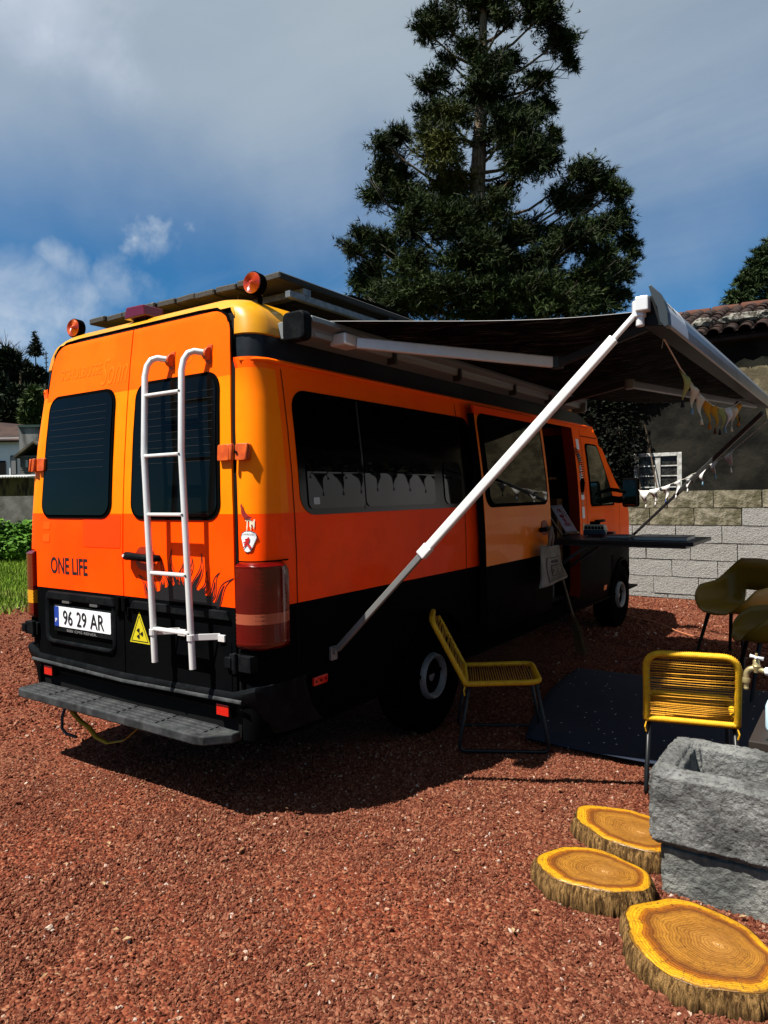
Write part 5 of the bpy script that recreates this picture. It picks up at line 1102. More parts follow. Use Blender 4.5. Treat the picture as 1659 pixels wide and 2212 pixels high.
# ------------------------------------------------------------------ concrete block wall
CB = [mat('concrete_block', c, .92, col2=c2, scale=2.2, lo=.3, hi=.7, dirt=.55, dirtcol=(.12,.115,.09), dscale=24, bump=1.0, bscale=48, detail=8) for c, c2 in (((.385,.38,.355),(.399,.397,.375)), ((.398,.394,.37),(.365,.36,.335)), ((.36,.355,.33),(.39,.387,.36)))]
CBT = [mat('lichened_block', c, .92, col2=(.13,.12,.07), scale=7, lo=.35, hi=.62, dirt=.7, dirtcol=(.05,.05,.03), dscale=16, bump=.9, bscale=34) for c in ((.34,.31,.22), (.38,.35,.26))]
wl = thing('block_wall', (1.5, 8.0, 0), 'wall of bare concrete blocks behind the van and chairs, lichened top courses', 'wall')
b = MB(); b.box(-2.2, 6.4, 7.925, 8.08, -.05, 1.462); b.build('mortar', mat('mortar', (.16,.155,.13), .95, bump=.5, bscale=60), wl)
def blockmesh(w_, h_, m_, nm, seed):
    b = MB(); G = []; nx, nz = 12, 5
    b.box(-w_/2, w_/2, 0, .16, -h_/2, h_/2); o = b.build(nm, m_, None); bm = bmesh.new(); bm.from_mesh(o.data)
    bmesh.ops.subdivide_edges(bm, edges=[e for e in bm.edges if abs((e.verts[0].co-e.verts[1].co).y) < .01], cuts=2, use_grid_fill=True)
    for v in bm.verts: 
        if v.co.y < .05: v.co += Vector((noise.noise(v.co*9+Vector((seed,0,0)))*.008, noise.noise(v.co*14+Vector((0,seed,0)))*.003, noise.noise(v.co*8+Vector((0,0,seed)))*.006))
    bm.to_mesh(o.data); bm.free(); me = o.data; bpy.data.objects.remove(o); return me
BM_ = [blockmesh(.563, .223, CB[i % 3], 'block', i*3.1) for i in range(6)]; BT_ = [blockmesh(.563, .223, CBT[i % 2], 'block', 40+i*3.1) for i in range(4)]; BL_ = [blockmesh(.563, .072, CB[i % 3], 'block', 70+i) for i in range(3)]
for r_ in range(7):
    zc = 1.355-.235*r_ if r_ < 6 else .043; offx = (.337 if r_ % 2 == 0 else .6245)+.05*(r_ % 3)
    for k in range(-5, 11):
        xx_ = offx+.575*k+.2875
        if xx_ < -2.0 or xx_ > 6.2: continue
        random.seed(r_*50+k); me = random.choice(BL_ if r_ == 6 else (BT_ if r_ == 0 or (r_ == 1 and random.random() < .6) else BM_))
        o = inst('block', me, wl, (xx_+random.uniform(-.003,.003), 7.905+random.uniform(-.006,.006), zc+random.uniform(-.002,.002)), (random.uniform(-.006,.006), random.uniform(-.004,.004), random.uniform(-.004,.004)))
# ------------------------------------------------------------------ old house with a tiled roof
PLA = mat('mottled_plaster', (.006,.006,.005), .95, col2=(.028,.026,.019), scale=2.1, lo=.38, hi=.66, dirt=.7, dirtcol=(.018,.016,.010), dscale=2.2, bump=.5, bscale=16, detail=10)  # very dark base colour, mottled with noise
PLY = mat('worn_yellow_plaster', (.26,.22,.13), .95, col2=(.12,.10,.06), scale=3.5, dirt=.5, dirtcol=(.05,.045,.03), dscale=6, bump=.5, bscale=22)
hs = thing('old_house', (1, 11, 0), 'old house with dark mottled plaster walls and a brown barrel tile roof', 'house')
b = MB(); wx0, wx1, wz0, wz1 = .02, .755, 1.32, 2.075
for q_ in ((-3.0,wx0,0,3.78),(wx1,6.4,0,3.78),(wx0,wx1,0,wz0),(wx0,wx1,wz1,3.78)):
    b.box(q_[0], q_[1], 9.6, 9.95, q_[2]-.01, q_[3])
b.box(-3.0,-2.65,9.96,13.9,0,3.78); b.box(6.05,6.4,9.96,13.9,0,3.78); b.box(-2.64,6.04,13.55,13.9,0,3.78)
b.add([(-3.0,9.6,3.79),(-3.0,13.9,3.79),(-3.0,11.9,4.70)], [(0,1,2)]); b.add([(6.4,9.6,3.79),(6.4,13.9,3.79),(6.4,11.9,4.70)], [(0,1,2)])
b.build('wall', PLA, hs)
random.seed(8); pe = [(1.40,3.36)]+[(1.40+.12*k, 3.36+random.uniform(-.02,.05)+.012*k) for k in range(1, 30)]+[(4.9,3.7),(4.9,.2),(3.2,.3),(2.9,.9),(2.45,1.5),(2.2,1.9),(2.15,2.3),(1.95,2.5),(1.9,2.8),(1.7,2.95),(1.45,3.0)]
b = MB(); b.prism(pe, lambda u, v, o: Vector((u, 9.6-o, v)), .001, .014); b.build('plaster_patch', PLY, hs)
FW = mat('peeling_white_paint', (.46,.46,.43), .7, col2=(.30,.29,.26), scale=14, dirt=.5, dirtcol=(.07,.06,.05), dscale=22)
wn = MB()
for q_ in ((wx0-.0,wx0+.07,wz0,wz1),(wx1-.07,wx1,wz0,wz1),(wx0+.071,wx1-.071,wz1-.055,wz1),(wx0+.071,wx1-.071,wz0,wz0+.06)): wn.box(q_[0], q_[1], 9.585, 9.66, q_[2], q_[3])
wf = wn.build('window_frame', FW, hs, bevel=.004)
for x in (.355, .42-.002): 
    pass
b = MB(); b.box(.345,.430,9.60,9.65,wz0+.061,wz1-.056); b.build('mullion', FW, wf, bevel=.003)
for z in (1.52,1.70,1.86):
    for xa, xb in ((.092,.344),(.431,.684)): b = MB(); b.box(xa, xb, 9.61, 9.64, z, z+.018); b.build('glazing_bar', FW, wf)
for z0_, z1_ in ((1.381,1.519),(1.539,1.699),(1.719,1.859),(1.879,2.018)):
    for xa, xb in ((.092,.344),(.431,.684)): b = MB(); b.box(xa, xb, 9.628, 9.632, z0_, z1_); b.build('pane', mat('old_glass', (.012,.013,.012), .25, col2=(.04,.04,.035), scale=20), wf)
b = MB(); b.box(wx0-.05,wx1+.05,9.70,9.93,wz0-.05,wz1+.05); b.build('window_recess', DARK, wf)
TILE = [mat('roof_tile', c, .85, col2=c2, scale=7, dirt=.45, dirtcol=(.04,.035,.03), dscale=9, bump=.4, bscale=40) for c, c2 in (((.035,.021,.018),(.06,.036,.029)), ((.026,.018,.017),(.042,.028,.024)), ((.06,.031,.023),(.035,.022,.02)))]
def tilemesh(m_):
    b = MB(); G = []; G2 = []
    for y, r in ((0,.098),(.36,.080)):
        G.append([(r*math.cos(math.pi*k/8), y, r*math.sin(math.pi*k/8)*.85) for k in range(9)]); G2.append([((r-.014)*math.cos(math.pi*k/8), y, (r-.014)*math.sin(math.pi*k/8)*.85) for k in range(9)])
    b.grid(G); b.grid(G2); b.grid([G[0], G2[0]]); b.grid([G[1], G2[1]]); o = b.build('roof_tile', m_, None, smooth=True); me = o.data; bpy.data.objects.remove(o); return me
TM_ = [tilemesh(q_) for q_ in TILE]
sl = math.atan2(.92, 2.6); A0 = Vector((0, 9.33, 3.80)); dvs = Vector((0, math.cos(sl), math.sin(sl)))
rf = MB(); rf.add([(-3.1,9.36,3.76),(6.5,9.36,3.76),(6.5,11.9,4.66),(-3.1,11.9,4.66)], [(0,1,2,3)]); rf.add([(-3.1,14.2,3.76),(6.5,14.2,3.76),(6.5,11.9,4.66),(-3.1,11.9,4.66)], [(0,1,2,3)]); rf.box(-3.05,6.45,9.40,9.599,3.70,3.752)
roof = rf.build('roof', TILE[1], hs)
cnt = 0
for r_ in range(9):
    for k in range(32):
        x = -.9+.215*k
        random.seed(r_*77+k); p_ = A0+dvs*(.295*r_)+Vector((x+random.uniform(-.008,.008), 0, random.uniform(-.004,.010)))
        inst('roof_tile', random.choice(TM_), roof, p_, (sl+random.uniform(-.03,.03), random.uniform(-.04,.04), random.uniform(-.035,.035)))
# channel tiles between the covers, too small to pick apart singly
b = MB()
for r_ in range(9):
    for k in range(33):
        x = -.9+.215*(k-.5); p_ = A0+dvs*(.295*r_+.02)+Vector((x,0,.0)); e = dvs*.34
        G = []
        for q_, h_ in ((p_, .02), (p_+e, .0)): G.append([q_+Vector((.08*math.cos(math.pi+math.pi*i/6), 0, .055*math.sin(math.pi+math.pi*i/6)+.045+h_)) for i in range(7)])
        b.grid(G)
b.build('channel_tiles', TILE[1], roof, smooth=True, kind='stuff')
for k in range(17):
    b = MB(); b.lathe([(.10,0),(.115,.02),(.10,.44)], (-2.0+.47*k, 11.93, 4.70), (1,0,0), 14); b.build('ridge_tile', mat('ridge_red', (.11,.045,.03), .85, dirt=.4, dscale=8), roof, smooth=True)
STW = mat('mortared_stone', (.30,.29,.25), .95, col2=(.07,.06,.05), scale=14, bump=1, bscale=30)
for px, py, s1, lb_ in ((1519,711,.15,'leftmost pale stone lying on the lower roof tiles'),(1588,707,.19,'long mottled stone on the roof between two pale ones'),(1620,702,.17,'bright pale stone on the roof tiles right of the long stone'),(1655,694,.15,'pale stone on the roof tiles at the right picture edge')):
    q_ = at(px*.9985, py, 'y', 9.75); bm = bmesh.new(); bmesh.ops.create_icosphere(bm, subdivisions=3, radius=1)
    for v in bm.verts: v.co *= 1+.35*noise.noise(v.co*1.6+Vector((px,0,0)))
    for v in bm.verts: v.co = Vector((v.co.x*s1, v.co.y*.11, v.co.z*.085))
    me = bpy.data.meshes.new('roof_stone'); bm.to_mesh(me); bm.free(); me.materials.append(STW); o = bpy.data.objects.new('roof_stone', me); COL.objects.link(o); o.location = (q_.x, 9.75, 3.80+.42*.354+.12); tag(o, lb_, 'stone', 'stones weighing down the roof tiles')
# ------------------------------------------------------------------ foliage
def leafmat(name, c1, c2, c3=None):
    c1 = tuple(q*.8 for q in c1); c2 = tuple(q*.8 for q in c2); c3 = c3 and tuple(q*.8 for q in c3)
    mt = bpy.data.materials.new(name); mt.use_nodes = True; t = mt.node_tree; b_ = t.nodes['Principled BSDF']; g = N(t)
    co = g.n('ShaderNodeTexCoord').outputs['Object']; nz = g.n('ShaderNodeTexNoise', None, Vector=co, Scale=1.1, Detail=5, Roughness=.7).outputs[0]; nb = g.n('ShaderNodeTexNoise', None, Vector=co, Scale=.42, Detail=4).outputs[0]
    c = g.mix(g.sstep(nz, .35, .65), c1, c2)
    if c3: c = g.mix(g.sstep(nb, .58, .68), c, c3)
    t.links.new(c, b_.inputs['Base Color']); b_.inputs['Roughness'].default_value = .65; b_.inputs['Specular IOR Level'].default_value = .1; return mt
def tufts(blobs, n, L, wd, blades=5, seed=1, up=.35, shell=.55, spread=.8, droop=0):
    "needle tufts spread through ellipsoid clumps; returns triangles"
    rg = np.random.default_rng(seed); B = np.array([[*c, *r] for c, r in blobs], float); vol = (B[:,3]*B[:,4]*B[:,5])**.72; pick = rg.choice(len(B), n, p=vol/vol.sum())
    d = rg.normal(size=(n,3)); d /= np.linalg.norm(d, axis=1)[:,None]; rad = (shell+(1-shell)*rg.random(n))*rg.random(n)**.18
    lump = 1+.22*np.sin(d[:,0]*5+pick)*np.cos(d[:,2]*6+pick*2)
    P = B[pick,:3]+d*B[pick,3:]*(rad*lump)[:,None]
    out = d*.6+np.array([0,0,up]); out += rg.normal(size=(n,3))*.35; out /= np.linalg.norm(out, axis=1)[:,None]
    T = []
    for k in range(blades):
        a = out+rg.normal(size=(n,3))*spread*.6; a /= np.linalg.norm(a, axis=1)[:,None]; ln = L*(.6+.8*rg.random(n))
        s_ = np.cross(a, rg.normal(size=(n,3))); s_ /= np.linalg.norm(s_, axis=1)[:,None]+1e-9
        tip = P+a*ln[:,None]; tip[:,2] -= droop*ln
        w_ = wd*(.6+.8*rg.random(n)); T.append(np.stack([P-s_*w_[:,None]/2+a*ln[:,None]*.1, P+s_*w_[:,None]/2+a*ln[:,None]*.1, tip], 1))
    V = np.concatenate(T).reshape(-1,3); return V, np.arange(len(V)).reshape(-1,3)
BK = mat('tree_bark', (.10,.065,.04), .9, col2=(.24,.17,.11), scale=5, stretch=(4,4,.5), bump=.6, bscale=12)
TD = 19.5   # the big cedar stands about 19.5 m from the camera
def zt(x, y): return dp(697+.44*x, .44*y, TD)
bl = []
for x, y, rx, ry, dz in ((570,100,95,85,0),(500,180,50,60,.3),(1070,110,120,100,.4),(1170,190,90,80,0),(1000,60,70,60,.6),(1220,270,45,55,-.2),(800,25,150,40,0),(870,150,45,40,.5),(720,255,85,50,.2),(900,275,100,55,-.2),(620,300,40,25,0),(800,400,120,70,.6),(560,400,70,60,0),(500,440,30,35,0),(1050,390,80,60,0),(1090,480,60,70,-.4),(800,470,180,55,.2),(950,540,60,45,0),(1030,600,55,35,.3),
    (600,600,120,80,.4),(520,560,60,40,0),(360,680,85,60,0),(290,730,50,50,.3),(290,850,90,90,0),(380,820,70,80,-.4),(390,980,110,70,.2),(250,960,50,60,0),(560,780,140,120,.8),(620,900,130,110,0),(900,680,160,100,.6),(980,850,130,130,.9),(880,900,90,80,-.5),(1100,760,80,120,0),(1140,660,40,30,0),(1000,720,100,80,-.7),
    (1260,860,90,80,.2),(1350,900,90,90,0),(1430,960,60,70,.2),(1270,980,80,70,-.4),(1450,1070,70,60,0),(1350,1130,110,60,.3),(1500,1180,55,55,0),(1250,1170,70,50,0),(1530,1250,30,25,0),(1160,980,60,60,0),
    (200,1160,60,55,0),(150,1240,50,40,.2),(120,1210,25,25,0),(300,1230,100,80,.3),(230,1340,80,80,0),(180,1400,50,50,0),(420,1160,110,90,.7),(480,1080,70,60,.9),(620,1180,150,120,1.1),(640,1050,90,70,.2),(800,1110,110,90,1.0),(900,1180,120,90,.2),(1010,1100,100,80,-.4),(700,1330,190,110,1.2),(430,1340,130,110,.8),(330,1450,150,80,.4),(550,1480,180,80,1.3),(900,1330,130,90,.2),(1050,1330,110,90,1.0),(1180,1270,120,80,1.5),(1290,1340,100,80,1.3),(780,1550,230,70,.9),(500,1530,180,65,1.0),(1100,1540,250,75,.9),(300,1530,110,60,.4),(1330,1500,120,60,.6),(1000,1460,200,90,.8),(800,1500,200,70,1.3),(1250,1450,180,80,1.0),(1390,1370,90,70,.6),(1460,1350,55,50,.3),(1440,1450,60,40,.2),(1150,1140,80,60,-.3)):
    c = zt(x, y); s_ = .44/FPX*TD; c = c-FZ*dz; bl.append((tuple(c), (rx*s_, max(rx*s_*.95, .5), ry*s_)))
CEDL = leafmat('cedar_needles', (.010,.020,.006), (.032,.050,.010), (.075,.080,.014))
ct = thing('cedar_tree', tuple(Vector((zt(760,1400).x, zt(760,1400).y, 0))), 'tall dark cedar with open ragged crown behind the van', 'tree')
def sprays(blobs, n, L, wd, blades, seed):
    "drooping sprays: every clump gets branchlets, needles sit along them"
    rg = np.random.default_rng(seed); Bb = np.array([[*c, *q] for c, q in blobs], float); vol = (Bb[:,3]*Bb[:,4]*Bb[:,5])**.70
    nb = 26; K = len(Bb); d = rg.normal(size=(K,nb,3)); d[:,:,2] = d[:,:,2]*.8+.15; d /= np.linalg.norm(d, axis=2)[:,:,None]; ln = .45+.75*rg.random((K,nb))
    pick = rg.choice(K, n, p=vol/vol.sum()); br_ = rg.integers(0, nb, n); t_ = rg.random(n)**.75; dd = d[pick,br_]; R_ = Bb[pick,3:]
    P = Bb[pick,:3]+dd*R_*(t_*ln[pick,br_])[:,None]*1.08+rg.normal(size=(n,3))*(.05+.11*t_[:,None])*np.minimum(R_, .9)
    P[:,2] -= .16*t_**2*R_[:,0]
    core = rg.random(n) < .30; P[core] = Bb[pick[core],:3]+rg.normal(size=(core.sum(),3))*R_[core]*.36
    out = dd*.9+rg.normal(size=(n,3))*.45+np.array([0,0,.10]); out /= np.linalg.norm(out, axis=1)[:,None]; T = []
    for k in range(blades):
        a = out+rg.normal(size=(n,3))*.42; a /= np.linalg.norm(a, axis=1)[:,None]; l_ = L*(.5+.9*rg.random(n)); s_ = np.cross(a, rg.normal(size=(n,3))); s_ /= np.linalg.norm(s_, axis=1)[:,None]+1e-9
        w_ = wd*(.6+.8*rg.random(n)); T.append(np.stack([P-s_*w_[:,None]/2, P+s_*w_[:,None]/2, P+a*l_[:,None]], 1))
    V = np.concatenate(T).reshape(-1,3); return V, np.arange(len(V)).reshape(-1,3)
V, F = sprays(bl, 82000, .17, .024, 6, 5)
cr = np_mesh('crown', V, F, CEDL, ct)
trp = [zt(750,2700), zt(745,1400), zt(760,900), zt(775,600), zt(785,300), zt(790,0), zt(792,-260)]; trp[0].z = 0
b = MB(); b.tube(trp, [.42,.27,.22,.18,.13,.09,.02], 12); b.build('trunk', mat('cedar_bark', (.17,.11,.07), .9, col2=(.33,.25,.18), scale=6, stretch=(3,3,.5), bump=.5, bscale=14), ct, smooth='all')
random.seed(12); lm = MB(); nl = 0
for i, (c, r) in enumerate(bl):
    c = Vector(c); h0 = max(2.0, c.z-.5-abs((c-trp[2]).xy.length)*.25); tz = [p_ for p_ in trp]; base = None
    for a, d_ in zip(trp, trp[1:]):
        if a.z <= h0 <= d_.z: base = a.lerp(d_, (h0-a.z)/(d_.z-a.z))
    if base is None: continue
    mid_ = base.lerp(c, .5)+Vector((0,0,-.12*(c-base).length)); b = MB(); b.tube([base, base.lerp(mid_,.5)+Vector((0,0,-.05)), mid_, c.lerp(mid_,.35)+Vector((0,0,-.02)), c+Vector((0,0,r[2]*.3))], [.055,.045,.035,.022,.010], 6); b.build('limb', BK, ct, smooth='all')
    for k in range(9):
        e = c+Vector((random.uniform(-1,1)*r[0], random.uniform(-1,1)*r[1], random.uniform(-1,.8)*r[2])); s0_ = mid_.lerp(c, random.uniform(.2,1)); m_ = s0_.lerp(e,.5)+Vector((0,0,-.18*random.random())); lm.tube([s0_, m_, e], [.014,.010,.004], 4)
lm.build('twigs', mat('twig_grey', (.16,.14,.11), .9), ct, smooth='all', kind='stuff')
# top of the crown above the picture
V, F = tufts([(tuple(trp[-1]-Vector((0,0,.3))), (.9,.9,1.4)), (tuple(trp[-1]-Vector((.5,0,1.3))), (1.1,1.1,.7))], 1500, .21, .026, 6, seed=8); np_mesh('crown_top', V, F, CEDL, ct)
# tree at the right edge
TR2 = 24; rt = thing('araucaria_tree', tuple(Vector((dp(1640,900,TR2).x, dp(1640,900,TR2).y, 0))), 'dark tiered conifer rising behind the tiled roof at the right edge', 'tree')
bl = []
for px, py, rx, ry in ((1600,648,36,10),(1582,636,14,6),(1622,625,34,14),(1600,610,16,7),(1640,600,34,15),(1610,590,12,6),(1655,575,34,14),(1625,568,14,7),(1665,550,34,14),(1640,545,14,7),(1690,520,40,18),(1690,600,40,40),(1680,650,60,20),(1720,560,40,60),(1700,480,25,25)):
    s_ = TR2/FPX; bl.append((tuple(dp(px, py, TR2)), (rx*s_, rx*s_, ry*s_)))
V, F = tufts(bl, 7000, .20, .05, 5, seed=3, up=.2, shell=.1); np_mesh('crown', V, F, leafmat('araucaria_leaves', (.018,.035,.012), (.04,.06,.02)), rt)
b = MB(); q_ = dp(1690,600,TR2); b.tube([(q_.x,q_.y,0),(q_.x,q_.y,q_.z),(q_.x,q_.y,q_.z+2)], [.25,.15,.05], 10); b.build('trunk', BK, rt, smooth='all')
# creeper on the left of the old house
iv = thing('ivy', (-.9, 9.4, 0), 'dark ivy bush smothering the left corner of the old house', 'ivy')
IVY_BLOBS = [((-1.3,9.3,1.9),(1.1,.3,1.7)),((-.55,9.45,2.3),(.75,.14,.9)),((-.35,9.5,1.6),(.3,.1,.8)),((-.3,9.52,3.2),(.9,.10,.4)),((-2.2,9.0,1.6),(1.0,.6,1.6))]
b = MB()
for k in range(8): b.tube([(-1.6+.3*k,9.55,0),(-1.5+.28*k,9.5,1.2),(-1.2+.2*k,9.52,2.6)], [.02,.014,.006], 5)
b.build('stem', BK, iv)
# low weed at the wall foot and shadow-casting twig on the wall
# ------------------------------------------------------------------ left background
RT = RX.copy(); RT.z = 0; RT.normalize(); FT = Vector((FZ.x, FZ.y, 0)).normalized()
def ubox(b, p0, p1, D, dep, mi=0, zb_=None):
    "an upright box facing the yard: picture corners p0 (left, top) and p1 (right, bottom) at distance D, dep metres deep"
    a = dp(*p0, D); c = dp(*p1, D); w_ = (c-a).dot(RT); z1_ = a.z; z0_ = c.z if zb_ is None else zb_
    M_ = Matrix(((RT.x, FT.x, 0, a.x), (RT.y, FT.y, 0, a.y), (0, 0, 1, 0), (0, 0, 0, 1))); b.box(0, w_, 0, dep, z0_, z1_, mi, M_); return M_, w_, z0_, z1_
ww = mat('whitewash', (.72,.73,.74), .8, dirt=.25, dirtcol=(.35,.35,.33), dscale=1.5)
h2 = thing('white_house', tuple(dp(0,1020,42).xy.to_3d()), 'whitewashed cottage with a grey chimney block beyond the left wall', 'house')
b = MB(); M_, w_, z0_, z1_ = ubox(b, (-140,948), (46,1030), 42, 6, zb_=0); b.build('wall', ww, h2)
b = MB(); zr = dp(0,948,42).z; b.add([M_ @ Vector(q_) for q_ in ((-.4,-.4,zr-.12),(w_+.3,-.4,zr-.12),(w_-1.0,3,zr+1.1),(-.4,3,zr+1.6),(w_+.3,6.4,zr-.12),(-.4,6.4,zr-.12))], [(0,1,2,3),(3,2,4,5),(1,4,2)]); o = b.build('roof', mat('far_tiles', (.07,.045,.036), .9, col2=(.05,.034,.03), scale=1.5), h2); o.modifiers.new('s','SOLIDIFY').thickness = .12
b = MB(); ubox(b, (22,984), (36,1026), 41.95, .03); b.build('window', mat('far_window', (.06,.065,.07), .4), h2); b = MB(); ubox(b, (24,987), (34,1024), 41.92, .02); b.build('pane', mat('curtain', (.25,.25,.25), .5), h2)
b = MB(); ubox(b, (-30,996), (12,1030), 41.95, .03); b.build('door', DARK, h2)
b = MB(); ubox(b, (40,922), (83,985), 41, 1.0, zb_=0); b.build('chimney', mat('stained_render', (.30,.30,.29), .9, col2=(.13,.13,.12), scale=1.2, stretch=(3,3,.5)), h2); b = MB(); ubox(b, (38,918), (86,922), 40.9, 1.2); b.build('chimney_cap', mat('cap_green', (.05,.09,.08), .8), h2)
sh_ = thing('timber_shed', tuple(dp(60,1020,38).xy.to_3d()), 'grey weathered board shed right of the white cottage', 'shed'); SW = mat('grey_boards', (.12,.12,.105), .9, col2=(.20,.20,.18), scale=2)
b = MB(); M_, w_, z0_, z1_ = ubox(b, (44,984), (120,1028), 38, 4, zb_=0); b.build('core', mat('shed_dark', (.02,.02,.018), .9), sh_)
zt_ = dp(44,984,38).z; zb2 = dp(44,1030,38).z; nb_ = 10
for k in range(nb_): b = MB(); hh = (zt_-zb2)/nb_; b.box(0, w_, -.04-.01*(k % 2), -.002, zb2+hh*k, zb2+hh*k+hh*.86, 0, M_); b.build('board', SW, sh_)
b = MB(); b.box(w_*.17, w_*.23, -.09, -.06, zb2+.5, zt_-.25, 0, M_); b.build('batten', FW, sh_)
b = MB(); b.add([M_ @ Vector(q_) for q_ in ((-.25,-.3,zt_-.05),(w_*.45,-.3,zt_+.75),(w_*.45,4.2,zt_+.75),(-.25,4.2,zt_-.05),(w_+.2,-.3,zt_+.1),(w_+.2,4.2,zt_+.1))], [(0,1,2,3),(1,4,5,2)]); o = b.build('roof', mat('shed_roof', (.14,.12,.08), .9, col2=(.08,.07,.055), scale=2), sh_); o.modifiers.new('s','SOLIDIFY').thickness = .12
b = MB(); M_, w_, z0_, z1_ = ubox(b, (-160,1029), (130,1085), 30, .3, zb_=0); tag(b.build('back_wall', mat('mossy_stone', (.06,.06,.045), .95, col2=(.12,.11,.08), scale=3, bump=1, bscale=9)), 'dark mossy stone wall below the white cottage', 'wall')
rs_ = thing('rusty_shed', tuple(dp(20,1060,23).xy.to_3d()), 'low ochre stained shed with a pale corrugated roof behind the left wall', 'shed')
b = MB(); M_, w_, z0_, z1_ = ubox(b, (-60,1034), (62,1085), 23, 1.6, zb_=0); b.build('wall', mat('ochre_stain', (.16,.12,.04), .9, col2=(.04,.03,.018), scale=2.3, stretch=(3,3,.6), lo=.4, hi=.6), rs_)
b = MB(); zz0 = dp(0,1032,23).z; G = [[M_ @ Vector((w_*1.03*i/120, yy, zz0+.03+.02*math.sin(i*1.1)+.10*(yy > 0))) for i in range(121)] for yy in (-.2, 1.8)]; b.grid(G); o = b.build('corrugated_roof', mat('pale_sheet', (.42,.43,.42), .6, dirt=.4), rs_, smooth='all'); o.modifiers.new('s','SOLIDIFY').thickness = .02
b = MB(); b.beam(M_ @ Vector((w_*.75,-.03,.9)), M_ @ Vector((w_*.95,-.03,1.5)), .05, .07); b.build('brace', DARK, rs_)
lw = thing('yard_wall', tuple(dp(30,1128,18.3).xy.to_3d()), 'grey rendered boundary wall left of the van above the bushes', 'wall')
b = MB(); ubox(b, (-420,1079), (420,1130), 18.3, .2, zb_=0); b.build('wall', mat('grey_render', (.17,.165,.14), .95, col2=(.27,.26,.23), scale=2.6, lo=.35, hi=.65, dirt=.5, dirtcol=(.05,.05,.04), dscale=5, bump=.4, bscale=20), lw)
# hedge row of leafy bushes along that wall
def leaves(blobs, n, L, seed, matl, nm, par):
    rg = np.random.default_rng(seed); B = np.array([[*c, *r] for c, r in blobs], float); pick = rg.integers(0, len(B), n); d = rg.normal(size=(n,3)); d /= np.linalg.norm(d, axis=1)[:,None]
    P = B[pick,:3]+d*B[pick,3:]*(.75+.3*rg.random(n))[:,None]; a = rg.normal(size=(n,3)); a[:,2] = abs(a[:,2])*.3; a /= np.linalg.norm(a, axis=1)[:,None]; s_ = np.cross(a, d+rg.normal(size=(n,3))*.5+np.array([0,0,.6])); s_ /= np.linalg.norm(s_, axis=1)[:,None]+1e-9; ln = L*(.6+.8*rg.random(n))[:,None]
    V = np.stack([P, P+a*ln*.5+s_*ln*.32, P+a*ln, P+a*ln*.5-s_*ln*.32], 1).reshape(-1,3); return np_mesh(nm, V, np.arange(len(V)).reshape(-1,4), matl, par)
leaves(IVY_BLOBS, 16000, .055, 15, leafmat('ivy_leaves', (.003,.005,.002), (.007,.010,.004)), 'foliage', iv)
BUSH = leafmat('bush_leaves', (.05,.13,.012), (.10,.22,.02)); 
for k, px in enumerate((-90,-50,-12,22,52,84,125)):
    c = dp(px, 1160, 16.9); rt_ = thing('leafy_bush', (c.x, c.y, 0), ['bright green leafy bush farthest out along the left boundary wall', 'bushy green shrub at the left picture edge by the grey wall', 'green shrub filling the left picture edge below the rusty shed', 'broad-leaved green bush in the middle of the left hedge', 'green bush just left of the van tail light', 'green bush hidden behind the rear corner of the van', 'green bush behind the van beside the boundary wall'][k], 'bush', 'bushes along the left wall')
    leaves([((c.x+random.uniform(-.2,.2), c.y+random.uniform(-.2,.2), .38), (.42,.42,.45)), ((c.x-.1, c.y+.1, .62+.08*(k % 3)), (.30,.30,.28)), ((c.x+.2, c.y-.1, .30), (.35,.35,.32))], 1500, .11, 20+k, BUSH, 'foliage', rt_)
    b = MB(); b.tube([(c.x,c.y,0),(c.x+.03,c.y,.4)], .02, 6); b.build('stem', BK, rt_)
GR = leafmat('grass_blades', (.11,.20,.014), (.19,.29,.03), (.20,.19,.06)); n = 34000; rg = np.random.default_rng(5)
U_ = rg.uniform(-2.6, 2.6, n); D_ = rg.uniform(8.6, 18.2, n); px = U_; P = np.array(CAM.xy)[None]+D_[:,None]*np.array(FT.xy)[None]+(rg.uniform(-.62,-.30,n)*D_)[:,None]*np.array(RT.xy)[None]
keep = (P[:,0] < -6.0-.5*rg.random(n)-.5*(rg.random(n) < .5)); P = P[keep]; n = len(P); hgt = .05+.10*rg.random(n)**2; az = rg.uniform(0,6.28,n); dx = np.cos(az)*.012; dy = np.sin(az)*.012; ln = rg.normal(size=(n,2))*.03
V = np.stack([np.stack([P[:,0]-dx,P[:,1]-dy,np.zeros(n)-.01],1), np.stack([P[:,0]+dx,P[:,1]+dy,np.zeros(n)-.01],1), np.stack([P[:,0]+ln[:,0],P[:,1]+ln[:,1],hgt],1)],1).reshape(-1,3)
tag(np_mesh('grass', V, np.arange(len(V)).reshape(-1,3), GR), 'sunlit rough grass between the gravel yard and the left hedge', 'grass', kind='stuff')
b = MB(); a0 = dp(-260,1200,8.5); b.grid([[Vector((x, y, .0+.02*noise.noise(Vector((x,y,0)))+(-.006 if x > -6.6 else .014))) for x in np.linspace(-30,-6.3,40)] for y in np.linspace(-14,26,40)]); b.build('grass_ground', mat('grass_soil', (.10,.10,.035), .95, col2=(.12,.16,.02), scale=1.5, bump=.5, bscale=20), smooth='all', kind='structure')
